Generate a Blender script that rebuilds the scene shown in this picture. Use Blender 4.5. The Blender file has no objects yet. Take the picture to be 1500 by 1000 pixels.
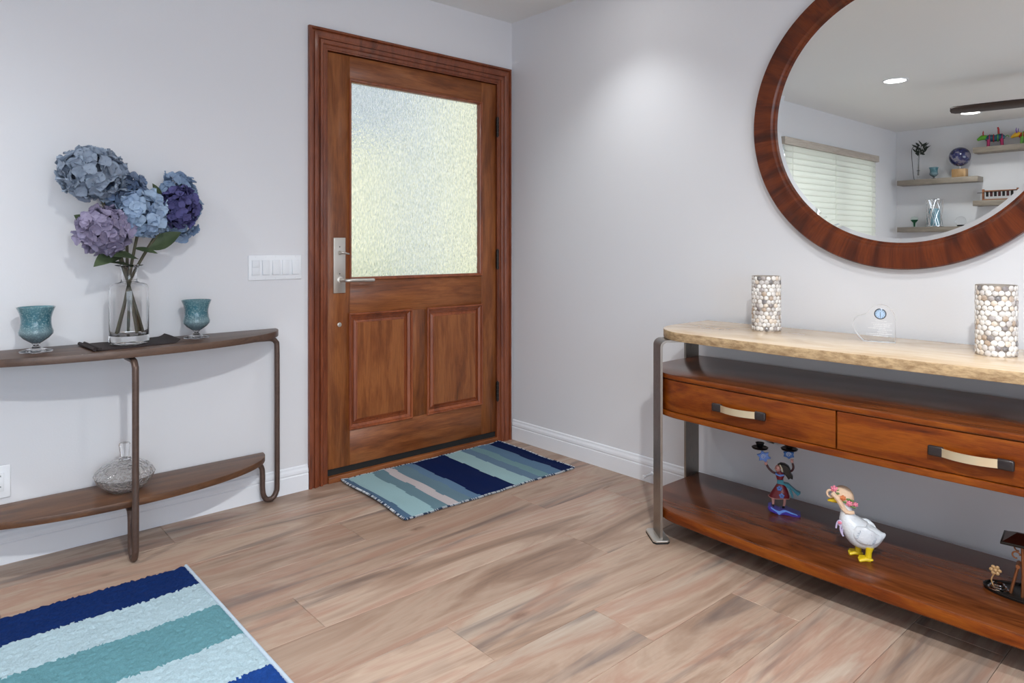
import bpy, bmesh, math, random
import numpy as np
from mathutils import Vector, Matrix, noise

PI = math.pi
R = math.radians
rnd = random.Random(7)
sc = bpy.context.scene
col = sc.collection

# ------------------------------------------------------------------ camera, world, light, exposure
cam_d = bpy.data.cameras.new('camera')
cam = bpy.data.objects.new('camera', cam_d)
col.objects.link(cam)
cam.location = (-2.690, -3.041, 1.136)
cam.rotation_euler = (R(90), 0, R(48.5 - 90))
cam_d.sensor_width = 36
cam_d.lens = 1015 / 1500 * 36
cam_d.shift_y = -141 / 1500
cam_d.clip_start = 0.02
sc.camera = cam

sc.view_settings.view_transform = 'Standard'
sc.view_settings.look = 'None'
sc.view_settings.gamma = 1
sc.view_settings.use_curve_mapping = False
sc.view_settings.exposure = 0.82
try:
    sc.cycles.use_denoising = True
    sc.cycles.sample_clamp_indirect = 4
    sc.cycles.max_bounces = 14
    sc.cycles.transparent_max_bounces = 12
    sc.cycles.transmission_bounces = 14
    sc.cycles.blur_glossy = 0.6
except Exception:
    pass

world = bpy.data.worlds.new('world')
sc.world = world
world.use_nodes = True
bg = world.node_tree.nodes['Background']
bg.inputs[0].default_value = (0.80, 0.90, 1.0, 1)
bg.inputs[1].default_value = 0.48


def lamp(name, kind, loc, power, color=(1, 1, 1), rot=(0, 0, 0), **kw):
    d = bpy.data.lights.new(name, kind)
    d.energy = power
    d.color = color
    for k, v in kw.items():
        setattr(d, k, v)
    o = bpy.data.objects.new(name, d)
    col.objects.link(o)
    o.location = loc
    o.rotation_euler = rot
    return o


lamp('sun', 'SUN', (0, -8, 9), 1.6, (1.0, 0.95, 0.84), (R(38), 0, R(-12)), angle=R(1))
# unseen fill light at an added opening behind the camera; daylight at the window
lamp('fill_front', 'AREA', (-3.2, -5.28, 1.35), 38, (0.76, 0.86, 1.0), (R(90), 0, 0), shape='RECTANGLE', size=3.2, size_y=1.7)
lamp('daylight_window', 'AREA', (-4.22, 0.16, 1.5), 9, (0.80, 0.89, 1.0), (R(-90), 0, 0), shape='RECTANGLE', size=1.9, size_y=1.0)
DOWNLIGHTS = [(-3.226, -0.942, 40, 150), (-5.213, -0.924, 17, 150), (-0.38, -0.94, 16, 104), (-1.25, -2.75, 36, 150), (-2.35, -3.1, 172, 172), (-5.2, -3.3, 20, 150)]

# ------------------------------------------------------------------ helpers
C = col


def link_mesh(name, me, m=None, parent=None, loc=None, rot=None):
    o = bpy.data.objects.new(name, me)
    C.objects.link(o)
    if m is not None:
        for x in (m if isinstance(m, (list, tuple)) else [m]):
            me.materials.append(x)
    if parent is not None:
        o.parent = parent
    if loc is not None:
        o.location = loc
    if rot is not None:
        o.rotation_euler = rot
    return o


def mesh(name, verts, faces, m=None, parent=None, loc=None, rot=None, smooth=False, angle=None):
    me = bpy.data.meshes.new(name)
    me.from_pydata([tuple(v) for v in verts], [], faces)
    me.update()
    if smooth:
        me.polygons.foreach_set('use_smooth', [True] * len(me.polygons))
        if angle:
            try:
                me.set_sharp_from_angle(angle=R(angle))
            except Exception:
                pass
    return link_mesh(name, me, m, parent, loc, rot)


def bmo(name, bm, m=None, parent=None, loc=None, rot=None, smooth=False, angle=30):
    bmesh.ops.recalc_face_normals(bm, faces=bm.faces)
    me = bpy.data.meshes.new(name)
    bm.to_mesh(me)
    bm.free()
    if smooth:
        me.polygons.foreach_set('use_smooth', [True] * len(me.polygons))
        try:
            me.set_sharp_from_angle(angle=R(angle))
        except Exception:
            pass
    return link_mesh(name, me, m, parent, loc, rot)


def tag(o, label, cat, group=None, kind=None):
    if label:
        o['label'] = label
    if cat:
        o['category'] = cat
    if group:
        o['group'] = group
    if kind:
        o['kind'] = kind
    return o


def thing(name, label, cat, loc=(0, 0, 0), rotz=0.0, group=None):
    o = bpy.data.objects.new(name, None)
    o.empty_display_size = 0.05
    C.objects.link(o)
    o.location = loc
    o.rotation_euler = (0, 0, rotz)
    return tag(o, label, cat, group)


def struct(o):
    o['kind'] = 'structure'
    return o


def structE(name, loc=(0, 0, 0)):
    o = bpy.data.objects.new(name, None)
    C.objects.link(o)
    o.location = loc
    o['kind'] = 'structure'
    return o


def add_box(bm, x0, x1, y0, y1, z0, z1, bev=0.0, seg=1):
    g = bmesh.ops.create_cube(bm, size=1.0)
    vs = g['verts']
    for v in vs:
        v.co = Vector(((x0 + x1) / 2 + v.co.x * (x1 - x0), (y0 + y1) / 2 + v.co.y * (y1 - y0), (z0 + z1) / 2 + v.co.z * (z1 - z0)))
    if bev > 0:
        es = list({e for v in vs for e in v.link_edges})
        bmesh.ops.bevel(bm, geom=es, offset=bev, segments=seg, affect='EDGES', profile=0.5)


def box(name, x0, x1, y0, y1, z0, z1, m, parent=None, bev=0.0, seg=2, loc=None, rot=None):
    bm = bmesh.new()
    add_box(bm, min(x0, x1), max(x0, x1), min(y0, y1), max(y0, y1), z0, z1, bev, seg)
    return bmo(name, bm, m, parent, loc, rot, smooth=bev > 0, angle=50)


def lathe_data(profile, n=48, mod=None, closed_profile=False):
    """profile: list of (r, z); revolve about z. mod(i_angle, r, z) -> r."""
    verts, faces = [], []
    idx = []
    for (r, z) in profile:
        if r <= 1e-6:
            idx.append([len(verts)])
            verts.append((0, 0, z))
        else:
            row = []
            for k in range(n):
                a = 2 * PI * k / n
                rr = mod(a, r, z) if mod else r
                row.append(len(verts))
                verts.append((rr * math.cos(a), rr * math.sin(a), z))
            idx.append(row)
    pairs = list(zip(idx[:-1], idx[1:]))
    if closed_profile:
        pairs.append((idx[-1], idx[0]))
    for A, B in pairs:
        if len(A) == 1 and len(B) == 1:
            continue
        for k in range(n):
            k2 = (k + 1) % n
            if len(A) == 1:
                faces.append((A[0], B[k2], B[k]))
            elif len(B) == 1:
                faces.append((A[k], A[k2], B[0]))
            else:
                faces.append((A[k], A[k2], B[k2], B[k]))
    return verts, faces


def lathe(name, profile, m, parent=None, n=48, loc=None, rot=None, mod=None, angle=40, closed_profile=False):
    v, f = lathe_data(profile, n, mod, closed_profile)
    return mesh(name, v, f, m, parent, loc, rot, smooth=True, angle=angle)


def catmull(pts, sub=6, closed=False):
    P = [Vector(p) for p in pts]
    out = []
    n = len(P)
    rng = range(n) if closed else range(n - 1)
    for i in rng:
        if closed:
            p0, p1, p2, p3 = P[(i - 1) % n], P[i], P[(i + 1) % n], P[(i + 2) % n]
        else:
            p0, p1, p2, p3 = P[max(i - 1, 0)], P[i], P[i + 1], P[min(i + 2, n - 1)]
        for s in range(sub):
            t = s / sub
            out.append(0.5 * ((2 * p1) + (-p0 + p2) * t + (2 * p0 - 5 * p1 + 4 * p2 - p3) * t * t + (-p0 + 3 * p1 - 3 * p2 + p3) * t ** 3))
    if not closed:
        out.append(P[-1])
    return out


def tube_data(pts, r, n=10, closed=False, base=0):
    """r: number or list of radii, flat=(rx,ry) not supported here"""
    P = [Vector(p) for p in pts]
    m = len(P)
    rad = r if isinstance(r, (list, tuple)) else [r] * m
    verts, faces = [], []
    T = []
    for i in range(m):
        if closed:
            t = P[(i + 1) % m] - P[i - 1]
        else:
            t = P[min(i + 1, m - 1)] - P[max(i - 1, 0)]
        T.append(t.normalized() if t.length > 1e-9 else Vector((0, 0, 1)))
    ref = Vector((0, 0, 1)) if abs(T[0].z) < 0.9 else Vector((1, 0, 0))
    nrm = (ref - T[0] * ref.dot(T[0])).normalized()
    for i in range(m):
        nrm = (nrm - T[i] * nrm.dot(T[i]))
        nrm = nrm.normalized() if nrm.length > 1e-6 else T[i].orthogonal().normalized()
        b = T[i].cross(nrm)
        for k in range(n):
            a = 2 * PI * k / n
            verts.append(P[i] + (nrm * math.cos(a) + b * math.sin(a)) * rad[i])
    seg = m if closed else m - 1
    for i in range(seg):
        j = (i + 1) % m
        for k in range(n):
            k2 = (k + 1) % n
            faces.append((base + i * n + k, base + i * n + k2, base + j * n + k2, base + j * n + k))
    if not closed:
        faces.append(tuple(base + k for k in range(n))[::-1])
        faces.append(tuple(base + (m - 1) * n + k for k in range(n)))
    return verts, faces


def tube(name, pts, r, m, parent=None, n=10, closed=False, loc=None, rot=None):
    v, f = tube_data(pts, r, n, closed)
    return mesh(name, v, f, m, parent, loc, rot, smooth=True, angle=60)


class MB:
    def __init__(s):
        s.v, s.f = [], []

    def add(s, v, f):
        b = len(s.v)
        s.v += [tuple(x) for x in v]
        s.f += [tuple(i + b for i in q) for q in f]

    def tube(s, pts, r, n=8, closed=False):
        v, f = tube_data(pts, r, n, closed)
        s.add(v, f)

    def ball(s, c, r, sx=1, sy=1, sz=1, n=10, k=7):
        prof = [(r * math.sin(PI * i / k), -r * math.cos(PI * i / k)) for i in range(k + 1)]
        prof[0] = (0, -r)
        prof[-1] = (0, r)
        v, f = lathe_data(prof, n)
        s.add([(c[0] + x * sx, c[1] + y * sy, c[2] + z * sz) for x, y, z in v], f)

    def build(s, name, m, parent=None, loc=None, rot=None, smooth=True, angle=40):
        return mesh(name, s.v, s.f, m, parent, loc, rot, smooth, angle)


def prism(name, outline, z0, z1, m, parent=None, bev=0.0, seg=2, loc=None, rot=None, smooth=True):
    """outline in XY extruded z0..z1"""
    bm = bmesh.new()
    vs = [bm.verts.new((x, y, z0)) for x, y in outline]
    f = bm.faces.new(vs)
    r = bmesh.ops.extrude_face_region(bm, geom=[f])
    for g in r['geom']:
        if isinstance(g, bmesh.types.BMVert):
            g.co.z = z1
    if bev > 0:
        bm.normal_update()
        es = [e for e in bm.edges if abs(e.verts[0].co.z - e.verts[1].co.z) < 1e-7]
        bmesh.ops.bevel(bm, geom=es, offset=bev, segments=seg, affect='EDGES', profile=0.5)
    return bmo(name, bm, m, parent, loc, rot, smooth=smooth, angle=35)


def flat(name, outline, y0, y1, m, parent=None, bev=0.0, loc=None, rot=None):
    """outline in XZ, extruded along y (a cut-out sheet standing up)"""
    bm = bmesh.new()
    vs = [bm.verts.new((x, y0, z)) for x, z in outline]
    f = bm.faces.new(vs)
    r = bmesh.ops.extrude_face_region(bm, geom=[f])
    for g in r['geom']:
        if isinstance(g, bmesh.types.BMVert):
            g.co.y = y1
    if bev > 0:
        bm.normal_update()
        es = [e for e in bm.edges if abs(e.verts[0].co.y - e.verts[1].co.y) < 1e-7]
        bmesh.ops.bevel(bm, geom=es, offset=bev, segments=1, affect='EDGES')
    return bmo(name, bm, m, parent, loc, rot, smooth=True, angle=35)


def rect_loft(name, x0, x1, z0, z1, loops, m, parent=None, cap=True, bottom=True, smooth=False):
    """loops: (inset, y); nested rectangles in the XZ plane. bottom=False keeps the lower side open (a door casing)."""
    verts, faces = [], []
    for ins, y in loops:
        zb = z0 + ins if bottom else z0
        verts += [(x0 + ins, y, zb), (x1 - ins, y, zb), (x1 - ins, y, z1 - ins), (x0 + ins, y, z1 - ins)]
    for i in range(len(loops) - 1):
        a, b = 4 * i, 4 * i + 4
        for k in range(4):
            if k == 0 and not bottom:
                continue
            k2 = (k + 1) % 4
            faces.append((a + k, a + k2, b + k2, b + k))
    if cap:
        a = 4 * (len(loops) - 1)
        faces.append((a, a + 1, a + 2, a + 3))
    return mesh(name, verts, faces, m, parent, smooth=smooth)


def copy_tree(o, parent=None):
    c = o.copy()
    C.objects.link(c)
    c.parent = parent
    for ch in list(o.children):
        copy_tree(ch, c)
    return c


def loft(rings, cap=True):
    """rings: list of lists of points, equal count"""
    verts, faces = [], []
    n = len(rings[0])
    for r_ in rings:
        verts += [tuple(p) for p in r_]
    for i in range(len(rings) - 1):
        for k in range(n):
            k2 = (k + 1) % n
            faces.append((i * n + k, i * n + k2, (i + 1) * n + k2, (i + 1) * n + k))
    if cap:
        faces.append(tuple(range(n))[::-1])
        faces.append(tuple((len(rings) - 1) * n + k for k in range(n)))
    return verts, faces


def body(path, radii, n=16, squash=1.0):
    """an organic trunk: path points with (in-plane radius, side radius)"""
    P = catmull(path, 5)
    RR = catmull([(a, b, 0) for a, b in radii], 5)
    rings = []
    for i, p in enumerate(P):
        t = (P[min(i + 1, len(P) - 1)] - P[max(i - 1, 0)]).normalized()
        side = Vector((0, 1, 0))
        upv = t.cross(side).normalized()
        a, b = max(RR[i].x, 1e-4), max(RR[i].y, 1e-4)
        rings.append([p + upv * math.cos(2 * PI * k / n) * a + side * math.sin(2 * PI * k / n) * b for k in range(n)])
    return loft(rings)


# ------------------------------------------------------------------ materials
class G:
    def __init__(s, name):
        s.m = bpy.data.materials.new(name)
        s.m.use_nodes = True
        s.t = s.m.node_tree
        s.t.nodes.clear()
        s.out = s.t.nodes.new('ShaderNodeOutputMaterial')

    def n(s, typ, ins=None, **props):
        nd = s.t.nodes.new(typ)
        for k, v in props.items():
            setattr(nd, k, v)
        for k, v in (ins or {}).items():
            s.set(nd, k, v)
        return nd

    def set(s, nd, k, v):
        sock = nd.inputs[k]
        if isinstance(v, bpy.types.NodeSocket):
            s.t.links.new(v, sock)
        elif isinstance(v, bpy.types.Node):
            s.t.links.new(v.outputs[0], sock)
        else:
            if sock.type == 'RGBA' and len(v) == 3:
                v = (*v, 1)
            sock.default_value = v

    def surf(s, nd):
        s.t.links.new(nd.outputs[0], s.out.inputs[0])
        return s.m

    def pbsdf(s, color, rough=0.5, metal=0.0, bump=None, bd=0.3, bdist=0.002, **kw):
        p = s.n('ShaderNodeBsdfPrincipled', {'Base Color': color, 'Roughness': rough, 'Metallic': metal})
        for k, v in kw.items():
            s.set(p, k, v)
        if bump is not None:
            b = s.n('ShaderNodeBump', {'Strength': bd, 'Distance': bdist, 'Height': bump})
            s.t.links.new(b.outputs[0], p.inputs['Normal'])
        return p

    def coords(s, kind='Object', scale=(1, 1, 1), rot=(0, 0, 0), jitter=0.0):
        tc = s.n('ShaderNodeTexCoord')
        v = tc.outputs[kind]
        if jitter:
            oi = s.n('ShaderNodeObjectInfo')
            mu = s.n('ShaderNodeVectorMath', {0: v}, operation='ADD')
            sc_ = s.n('ShaderNodeMath', {0: oi.outputs['Random'], 1: jitter}, operation='MULTIPLY')
            cx = s.n('ShaderNodeCombineXYZ', {0: sc_, 1: sc_, 2: sc_})
            s.t.links.new(cx.outputs[0], mu.inputs[1])
            v = mu.outputs[0]
        mp = s.n('ShaderNodeMapping', {'Vector': v, 'Rotation': rot, 'Scale': scale})
        return mp.outputs[0]

    def noise(s, v, scale, detail=4, rough=0.55, dist=0.0):
        return s.n('ShaderNodeTexNoise', {'Vector': v, 'Scale': scale, 'Detail': detail, 'Roughness': rough, 'Distortion': dist}).outputs[0]

    def ramp(s, fac, stops, interp='LINEAR'):
        r_ = s.n('ShaderNodeValToRGB', {'Fac': fac})
        cr = r_.color_ramp
        cr.interpolation = interp
        while len(cr.elements) < len(stops):
            cr.elements.new(0.5)
        for e, (p, c) in zip(cr.elements, stops):
            e.position = p
            e.color = (*c, 1) if len(c) == 3 else c
        return r_.outputs[0]

    def mix(s, fac, a, b, mode='MIX'):
        x = s.n('ShaderNodeMix', data_type='RGBA', blend_type=mode)
        for i, v in ((0, fac), (6, a), (7, b)):
            if isinstance(v, bpy.types.NodeSocket):
                s.t.links.new(v, x.inputs[i])
            else:
                if i and len(v) == 3:
                    v = (*v, 1)
                x.inputs[i].default_value = v
        return x.outputs[2]

    def math(s, op, a, b=0.0, clamp=False):
        x = s.n('ShaderNodeMath', {0: a, 1: b}, operation=op)
        x.use_clamp = clamp
        return x.outputs[0]


def srgb(r, g, b):
    f = lambda c: (c / 255 / 12.92) if c / 255 <= 0.04045 else ((c / 255 + 0.055) / 1.055) ** 2.4
    return (f(r), f(g), f(b))


def plain(name, color, rough=0.5, metal=0.0, noise_amt=0.0, nscale=40, **kw):
    g = G(name)
    v = g.coords(jitter=5.0)
    c = color
    if noise_amt:
        nz = g.noise(v, nscale, 3)
        c = g.mix(nz, tuple(x * (1 - noise_amt) for x in color), tuple(min(1, x * (1 + noise_amt)) for x in color))
    p = g.pbsdf(c, rough, metal, **kw)
    return g.surf(p)


def wood(name, cols, axis='Z', rough=0.35, coat=0.0, scale=1.0, fine=0.35, bump=0.15, fig=1.0, jitter=9.0, spec=0.5):
    g = G(name)
    long_, wide = 1.0 * scale, 7.0 * scale
    s3 = {'X': (long_, wide, wide), 'Y': (wide, long_, wide), 'Z': (wide, wide, long_)}[axis]
    v = g.coords(scale=s3, jitter=jitter)
    a = g.noise(v, 1.6, 5, 0.6, 1.2 * fig)
    b = g.noise(v, 6.0, 5, 0.65, 0.6)
    f3 = tuple(x * (1 if x == long_ else 9) * 1.8 for x in s3)
    v2 = g.coords(scale=f3, jitter=jitter)
    fn = g.noise(v2, 4.0, 4, 0.7)
    mixv = g.math('ADD', g.math('MULTIPLY', a, 0.68), g.math('MULTIPLY', b, 0.32))
    base = g.ramp(mixv, [(0.30, cols[0]), (0.46, cols[1]), (0.58, cols[2]), (0.74, cols[1])])
    fl = g.ramp(fn, [(0.30, (1 - fine, 1 - fine, 1 - fine)), (0.62, (1, 1, 1))])
    c = g.mix(1.0, base, fl, 'MULTIPLY')
    p = g.pbsdf(c, rough, bump=fn, bd=bump, bdist=0.001, **{'Specular IOR Level': spec})
    if coat:
        g.set(p, 'Coat Weight', coat)
        g.set(p, 'Coat Roughness', 0.12)
    return g.surf(p)


def glass(name, color=(1, 1, 1), rough=0.0, ior=1.45, bump=None):
    g = G(name)
    p = g.pbsdf(color, rough, **{'Transmission Weight': 1.0, 'IOR': ior})
    return g.surf(p)


def wall_paint(name, color):
    g = G(name)
    v = g.coords('Object')
    nz = g.noise(v, 140, 3, 0.6)
    big = g.noise(v, 0.8, 2)
    c = g.mix(big, tuple(x * 0.985 for x in color), color)
    return g.surf(g.pbsdf(c, 0.55, bump=nz, bd=0.12, bdist=0.002))


WALL = wall_paint('wall_paint', (0.72, 0.72, 0.745))
CEIL = wall_paint('ceiling_paint', (0.82, 0.82, 0.81))
TRIMW = plain('white_trim', (0.80, 0.82, 0.86), 0.3)
WHITEP = plain('white_plastic', (0.85, 0.87, 0.90), 0.3)
WHITEP2 = plain('white_switch', (0.80, 0.82, 0.85), 0.35)
DARKSLOT = plain('dark_slot', (0.02, 0.02, 0.02), 0.6)
DOORC = [srgb(80, 38, 14), srgb(132, 72, 32), srgb(158, 94, 48)]
DOOR_V = wood('door_wood_upright', DOORC, 'Z', 0.42, 0.06, 1.0, 0.36)
DOOR_H = wood('door_wood_level', DOORC, 'X', 0.42, 0.06, 1.0, 0.36)
FRAMC = [srgb(84, 40, 22), srgb(122, 60, 34), srgb(142, 76, 46)]
CASE_W = wood('casing_wood', FRAMC, 'Z', 0.33, 0.2, 1.3, 0.4)
MOULD = wood('moulding_wood', [srgb(96, 44, 22), srgb(138, 70, 38), srgb(160, 86, 48)], 'Z', 0.36, 0.2, 1.3, 0.3)
BLACK = plain('black_rubber', (0.008, 0.008, 0.008), 0.7)
BRONZE = plain('dark_bronze', (0.035, 0.03, 0.028), 0.38, 0.7)


def steel(name, color, rough, metal=1.0, sc_=(1, 1, 60)):
    g = G(name)
    v = g.coords(scale=sc_)
    nz = g.noise(v, 12, 4, 0.6)
    rr = g.math('ADD', g.math('MULTIPLY', nz, 0.2), rough - 0.1)
    c = g.mix(nz, tuple(x * 0.88 for x in color), color)
    return g.surf(g.pbsdf(c, rr, metal))


NICKEL = steel('brushed_nickel', (0.66, 0.63, 0.58), 0.38, 0.9, (30, 30, 2))
STRAP = steel('brushed_steel', (0.30, 0.27, 0.24), 0.30, 1.0, (40, 40, 1.5))
CHROME = steel('chrome', (0.8, 0.8, 0.8), 0.12)

# --- floor planks
def plank_mat():
    g = G('oak_plank')
    tc = g.n('ShaderNodeTexCoord').outputs['Object']
    oi = g.n('ShaderNodeObjectInfo')
    rn = oi.outputs['Random']
    off = g.n('ShaderNodeCombineXYZ', {0: g.math('MULTIPLY', rn, 57.0), 1: g.math('MULTIPLY', rn, 31.0), 2: g.math('MULTIPLY', rn, 17.0)})
    v0 = g.n('ShaderNodeVectorMath', {0: tc, 1: off}, operation='ADD').outputs[0]

    def mp(sx, sy):
        return g.n('ShaderNodeMapping', {'Vector': v0, 'Scale': (sx, sy, 1)}).outputs[0]
    a = g.noise(mp(0.9, 5.5), 1.0, 6, 0.60, 0.8)
    base = g.ramp(a, [(0.30, srgb(134, 112, 98)), (0.41, srgb(176, 148, 130)), (0.49, srgb(204, 180, 162)), (0.56, srgb(190, 154, 136)), (0.64, srgb(204, 184, 168)), (0.76, srgb(214, 198, 184))])
    # plank to plank tone
    tone = g.ramp(g.math('FRACT', g.math('MULTIPLY', rn, 13.7)), [(0.0, (0.62, 0.60, 0.585)), (0.35, (0.72, 0.705, 0.68)), (0.7, (0.80, 0.795, 0.785)), (1.0, (0.66, 0.67, 0.67))])
    c = g.mix(1.0, base, tone, 'MULTIPLY')
    # cathedral rings around knots
    w = g.n('ShaderNodeTexWave', {'Vector': mp(1.0, 6.0), 'Scale': 2.2, 'Distortion': 9.0, 'Detail': 3.0, 'Detail Scale': 1.2}, wave_type='RINGS')
    c = g.mix(g.math('MULTIPLY', w.outputs[1], 0.16), c, srgb(158, 126, 106))
    # grey mineral streaks
    st = g.noise(mp(0.55, 6), 1.25, 4, 0.55, 1.0)
    sm = g.ramp(st, [(0.56, (0, 0, 0)), (0.67, (1, 1, 1))])
    st2 = g.noise(mp(3, 34), 1.0, 4, 0.6)
    sm2 = g.math('MULTIPLY', sm, g.math('ADD', g.math('MULTIPLY', st2, 1.1), 0.05), True)
    c = g.mix(sm2, c, srgb(96, 88, 87))
    # dark cracks
    cr = g.noise(mp(1.4, 60), 1.0, 2, 0.5, 0.2)
    cm = g.ramp(cr, [(0.735, (0, 0, 0)), (0.76, (1, 1, 1))])
    c = g.mix(g.math('MULTIPLY', cm, 0.45), c, srgb(106, 86, 76))
    # knots
    vo = g.n('ShaderNodeTexVoronoi', {'Vector': mp(2.2, 5.0), 'Scale': 1.0, 'Randomness': 1.0})
    km = g.ramp(vo.outputs['Distance'], [(0.03, (1, 1, 1)), (0.10, (0, 0, 0))])
    kk = g.noise(mp(40, 60), 1, 3)
    c = g.mix(g.math('MULTIPLY', km, g.math('MULTIPLY', kk, 1.2), True), c, srgb(104, 78, 66))
    fn = g.noise(mp(6, 220), 1.0, 4, 0.65)
    c = g.mix(1.0, c, g.ramp(fn, [(0.3, (0.90, 0.89, 0.88)), (0.6, (1, 1, 1))]), 'MULTIPLY')
    p = g.pbsdf(c, g.math('ADD', g.math('MULTIPLY', fn, 0.15), 0.36), bump=fn, bd=0.15, bdist=0.0008)
    return g.surf(p)


PLANK = plank_mat()
SUBFLOOR = plain('subfloor', (0.09, 0.07, 0.055), 0.9)

# ------------------------------------------------------------------ room shell
XW, XE, YN, YS, H = -5.946, 0.012, 0.015, -5.30, 2.44


def wall_panel(name, u0, u1, z0, z1, holes, place, m, thick=0.12):
    """wall in (u,z) with rectangular holes; place(u, d, z) -> xyz, d = depth away from the room"""
    us = sorted({u0, u1, *[h[0] for h in holes], *[h[1] for h in holes]})
    zs = sorted({z0, z1, *[h[2] for h in holes], *[h[3] for h in holes]})
    inside = lambda u, z: any(h[0] < u < h[1] and h[2] < z < h[3] for h in holes)
    bm = bmesh.new()
    cache = {}

    def V(u, d, z):
        k = (round(u, 5), round(d, 5), round(z, 5))
        if k not in cache:
            cache[k] = bm.verts.new(place(u, d, z))
        return cache[k]
    for i in range(len(us) - 1):
        for j in range(len(zs) - 1):
            a, b, c, d = us[i], us[i + 1], zs[j], zs[j + 1]
            if inside((a + b) / 2, (c + d) / 2):
                continue
            for dd in (0, thick):
                bm.faces.new([V(a, dd, c), V(b, dd, c), V(b, dd, d), V(a, dd, d)])
            for (p, q, du, dz) in (((a, c), (a, d), -1, 0), ((b, c), (b, d), 1, 0), ((a, c), (b, c), 0, -1), ((a, d), (b, d), 0, 1)):
                mu, mz = (p[0] + q[0]) / 2 + du * 1e-3, (p[1] + q[1]) / 2 + dz * 1e-3
                out = mu < u0 or mu > u1 or mz < z0 or mz > z1 or inside(mu, mz)
                if out:
                    bm.faces.new([V(p[0], 0, p[1]), V(q[0], 0, q[1]), V(q[0], thick, q[1]), V(p[0], thick, p[1])])
    return struct(bmo(name, bm, m))


WX0, WX1, WZ0, WZ1 = -5.20, -3.26, 0.95, 2.05      # window opening
wall_panel('wall_back', XW - 0.12, XE + 0.12, -0.05, H, [(-1.180, -0.090, -0.05, 2.080), (WX0, WX1, WZ0, WZ1)], lambda u, d, z: (u, YN + d, z), WALL)
wall_panel('wall_right', YS, YN, -0.05, H, [], lambda u, d, z: (XE + d, u, z), WALL)
wall_panel('wall_left', YS, YN, -0.05, H, [], lambda u, d, z: (XW - d, u, z), WALL)
wall_panel('wall_front', XW - 0.12, XE + 0.12, -0.05, H, [(-4.9, -1.5, 0.15, 2.2)], lambda u, d, z: (u, YS - d, z), WALL)  # opening added out of view to let the fill light in
cl = box('ceiling', XW - 0.12, XE + 0.12, YS - 0.12, YN + 0.12, H, H + 0.1, CEIL)
struct(cl)

floor = struct(box('floor', XW - 0.1, XE + 0.1, YS - 0.1, YN + 0.1, -0.06, -0.010, SUBFLOOR))


def plank_mesh(L, W):
    x, y, b, t = L / 2 - 0.0005, W / 2 - 0.0005, 0.0011, 0.009
    v = []
    for (dx, dy, z) in ((0, 0, -t), (0, 0, -b * 0.8), (b, b, 0)):
        v += [(-x + dx, -y + dy, z), (x - dx, -y + dy, z), (x - dx, y - dy, z), (-x + dx, y - dy, z)]
    f = [(3, 2, 1, 0), (8, 9, 10, 11)]
    for a in (0, 4):
        for k in range(4):
            k2 = (k + 1) % 4
            f.append((a + k, a + k2, a + 4 + k2, a + 4 + k))
    me = bpy.data.meshes.new('plank')
    me.from_pydata(v, [], f)
    me.materials.append(PLANK)
    return me


PW, PL = 0.23, 1.507
first_joint = {0: -1.90, 1: -0.95, 2: -1.34, 3: -0.60, 4: -0.232, 5: -0.727, 6: -1.468, 7: -1.066, 8: -0.652, 9: -1.25, 10: -0.4}
cache = {}
y_top = 0.02
row = 0
prng = random.Random(5)
yy = YN - 0.002
while yy > YS + 0.02:
    lo = max(y_top - PW * (row + 1), YS)
    W = yy - lo
    j = first_joint.get(row, -prng.uniform(0.2, PL))
    xs = [XE]
    while j > XW + 0.05:
        if j < XE - 0.03:
            xs.append(j)
        j -= PL
    xs.append(XW)
    for a, b in zip(xs[1:], xs[:-1]):
        k = (round(b - a, 3), round(W, 3))
        if k not in cache:
            cache[k] = plank_mesh(b - a, W)
        o = bpy.data.objects.new('plank', cache[k])
        C.objects.link(o)
        o.parent = floor
        o.location = ((a + b) / 2, (yy + lo) / 2, prng.uniform(-0.0003, 0.0))
    yy = lo
    row += 1


def baseboard(name, a, b, axis, face, sgn):
    """profile stands on the floor; face = coordinate of the wall face, sgn = direction into the room"""
    prof = [(0.0, 0.0), (0.013, 0.0), (0.013, 0.073), (0.0105, 0.076), (0.0105, 0.080), (0.0125, 0.084), (0.0115, 0.094), (0.007, 0.104), (0.006, 0.112), (0.003, 0.116), (0.0, 0.116)]
    v, f = [], []
    for e in (a, b):
        for d, z in prof:
            v.append((e, face + sgn * d, z) if axis == 'X' else (face + sgn * d, e, z))
    n = len(prof)
    for k in range(n - 1):
        f.append((k, k + 1, n + k + 1, n + k))
    f += [tuple(range(n)), tuple(range(n, 2 * n))]
    o = mesh(name, v, f, TRIMW)
    o.data.update()
    return struct(o)


baseboard('baseboard_back', XW, -1.262, 'X', YN, -1)
baseboard('baseboard_right', YS, 0.0, 'Y', XE, -1)
baseboard('baseboard_left', YS, YN, 'Y', XW, 1)

# outside: paving, garden wall and porch post seen blurred through the obscure glass
OUT_WALL = plain('sunlit_render', (0.92, 0.89, 0.68), 0.9, 0, 0.15, 1.2)
OUT_LEAF = plain('hedge_green', (0.50, 0.58, 0.32), 0.9, 0, 0.3, 5)
OUT_POST = plain('blue_grey_paint', (0.74, 0.80, 0.90), 0.8)
OUT_GND = plain('concrete_paving', (0.62, 0.60, 0.54), 0.9, 0, 0.1, 3)
struct(box('ground', -9, 9, YN + 0.12, 12, -0.30, -0.12, OUT_GND))
struct(box('porch_post', 0.60, 0.86, 2.00, 2.25, -0.12, 3.3, OUT_POST, bev=0.01))
gw_ = bmesh.new()
add_box(gw_, -2, 2.0, 4.0, 4.2, -0.12, 2.35)
add_box(gw_, 2.0, 8, 4.0, 4.2, -0.12, 3.7)
struct(bmo('garden_wall', gw_, OUT_WALL))
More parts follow.
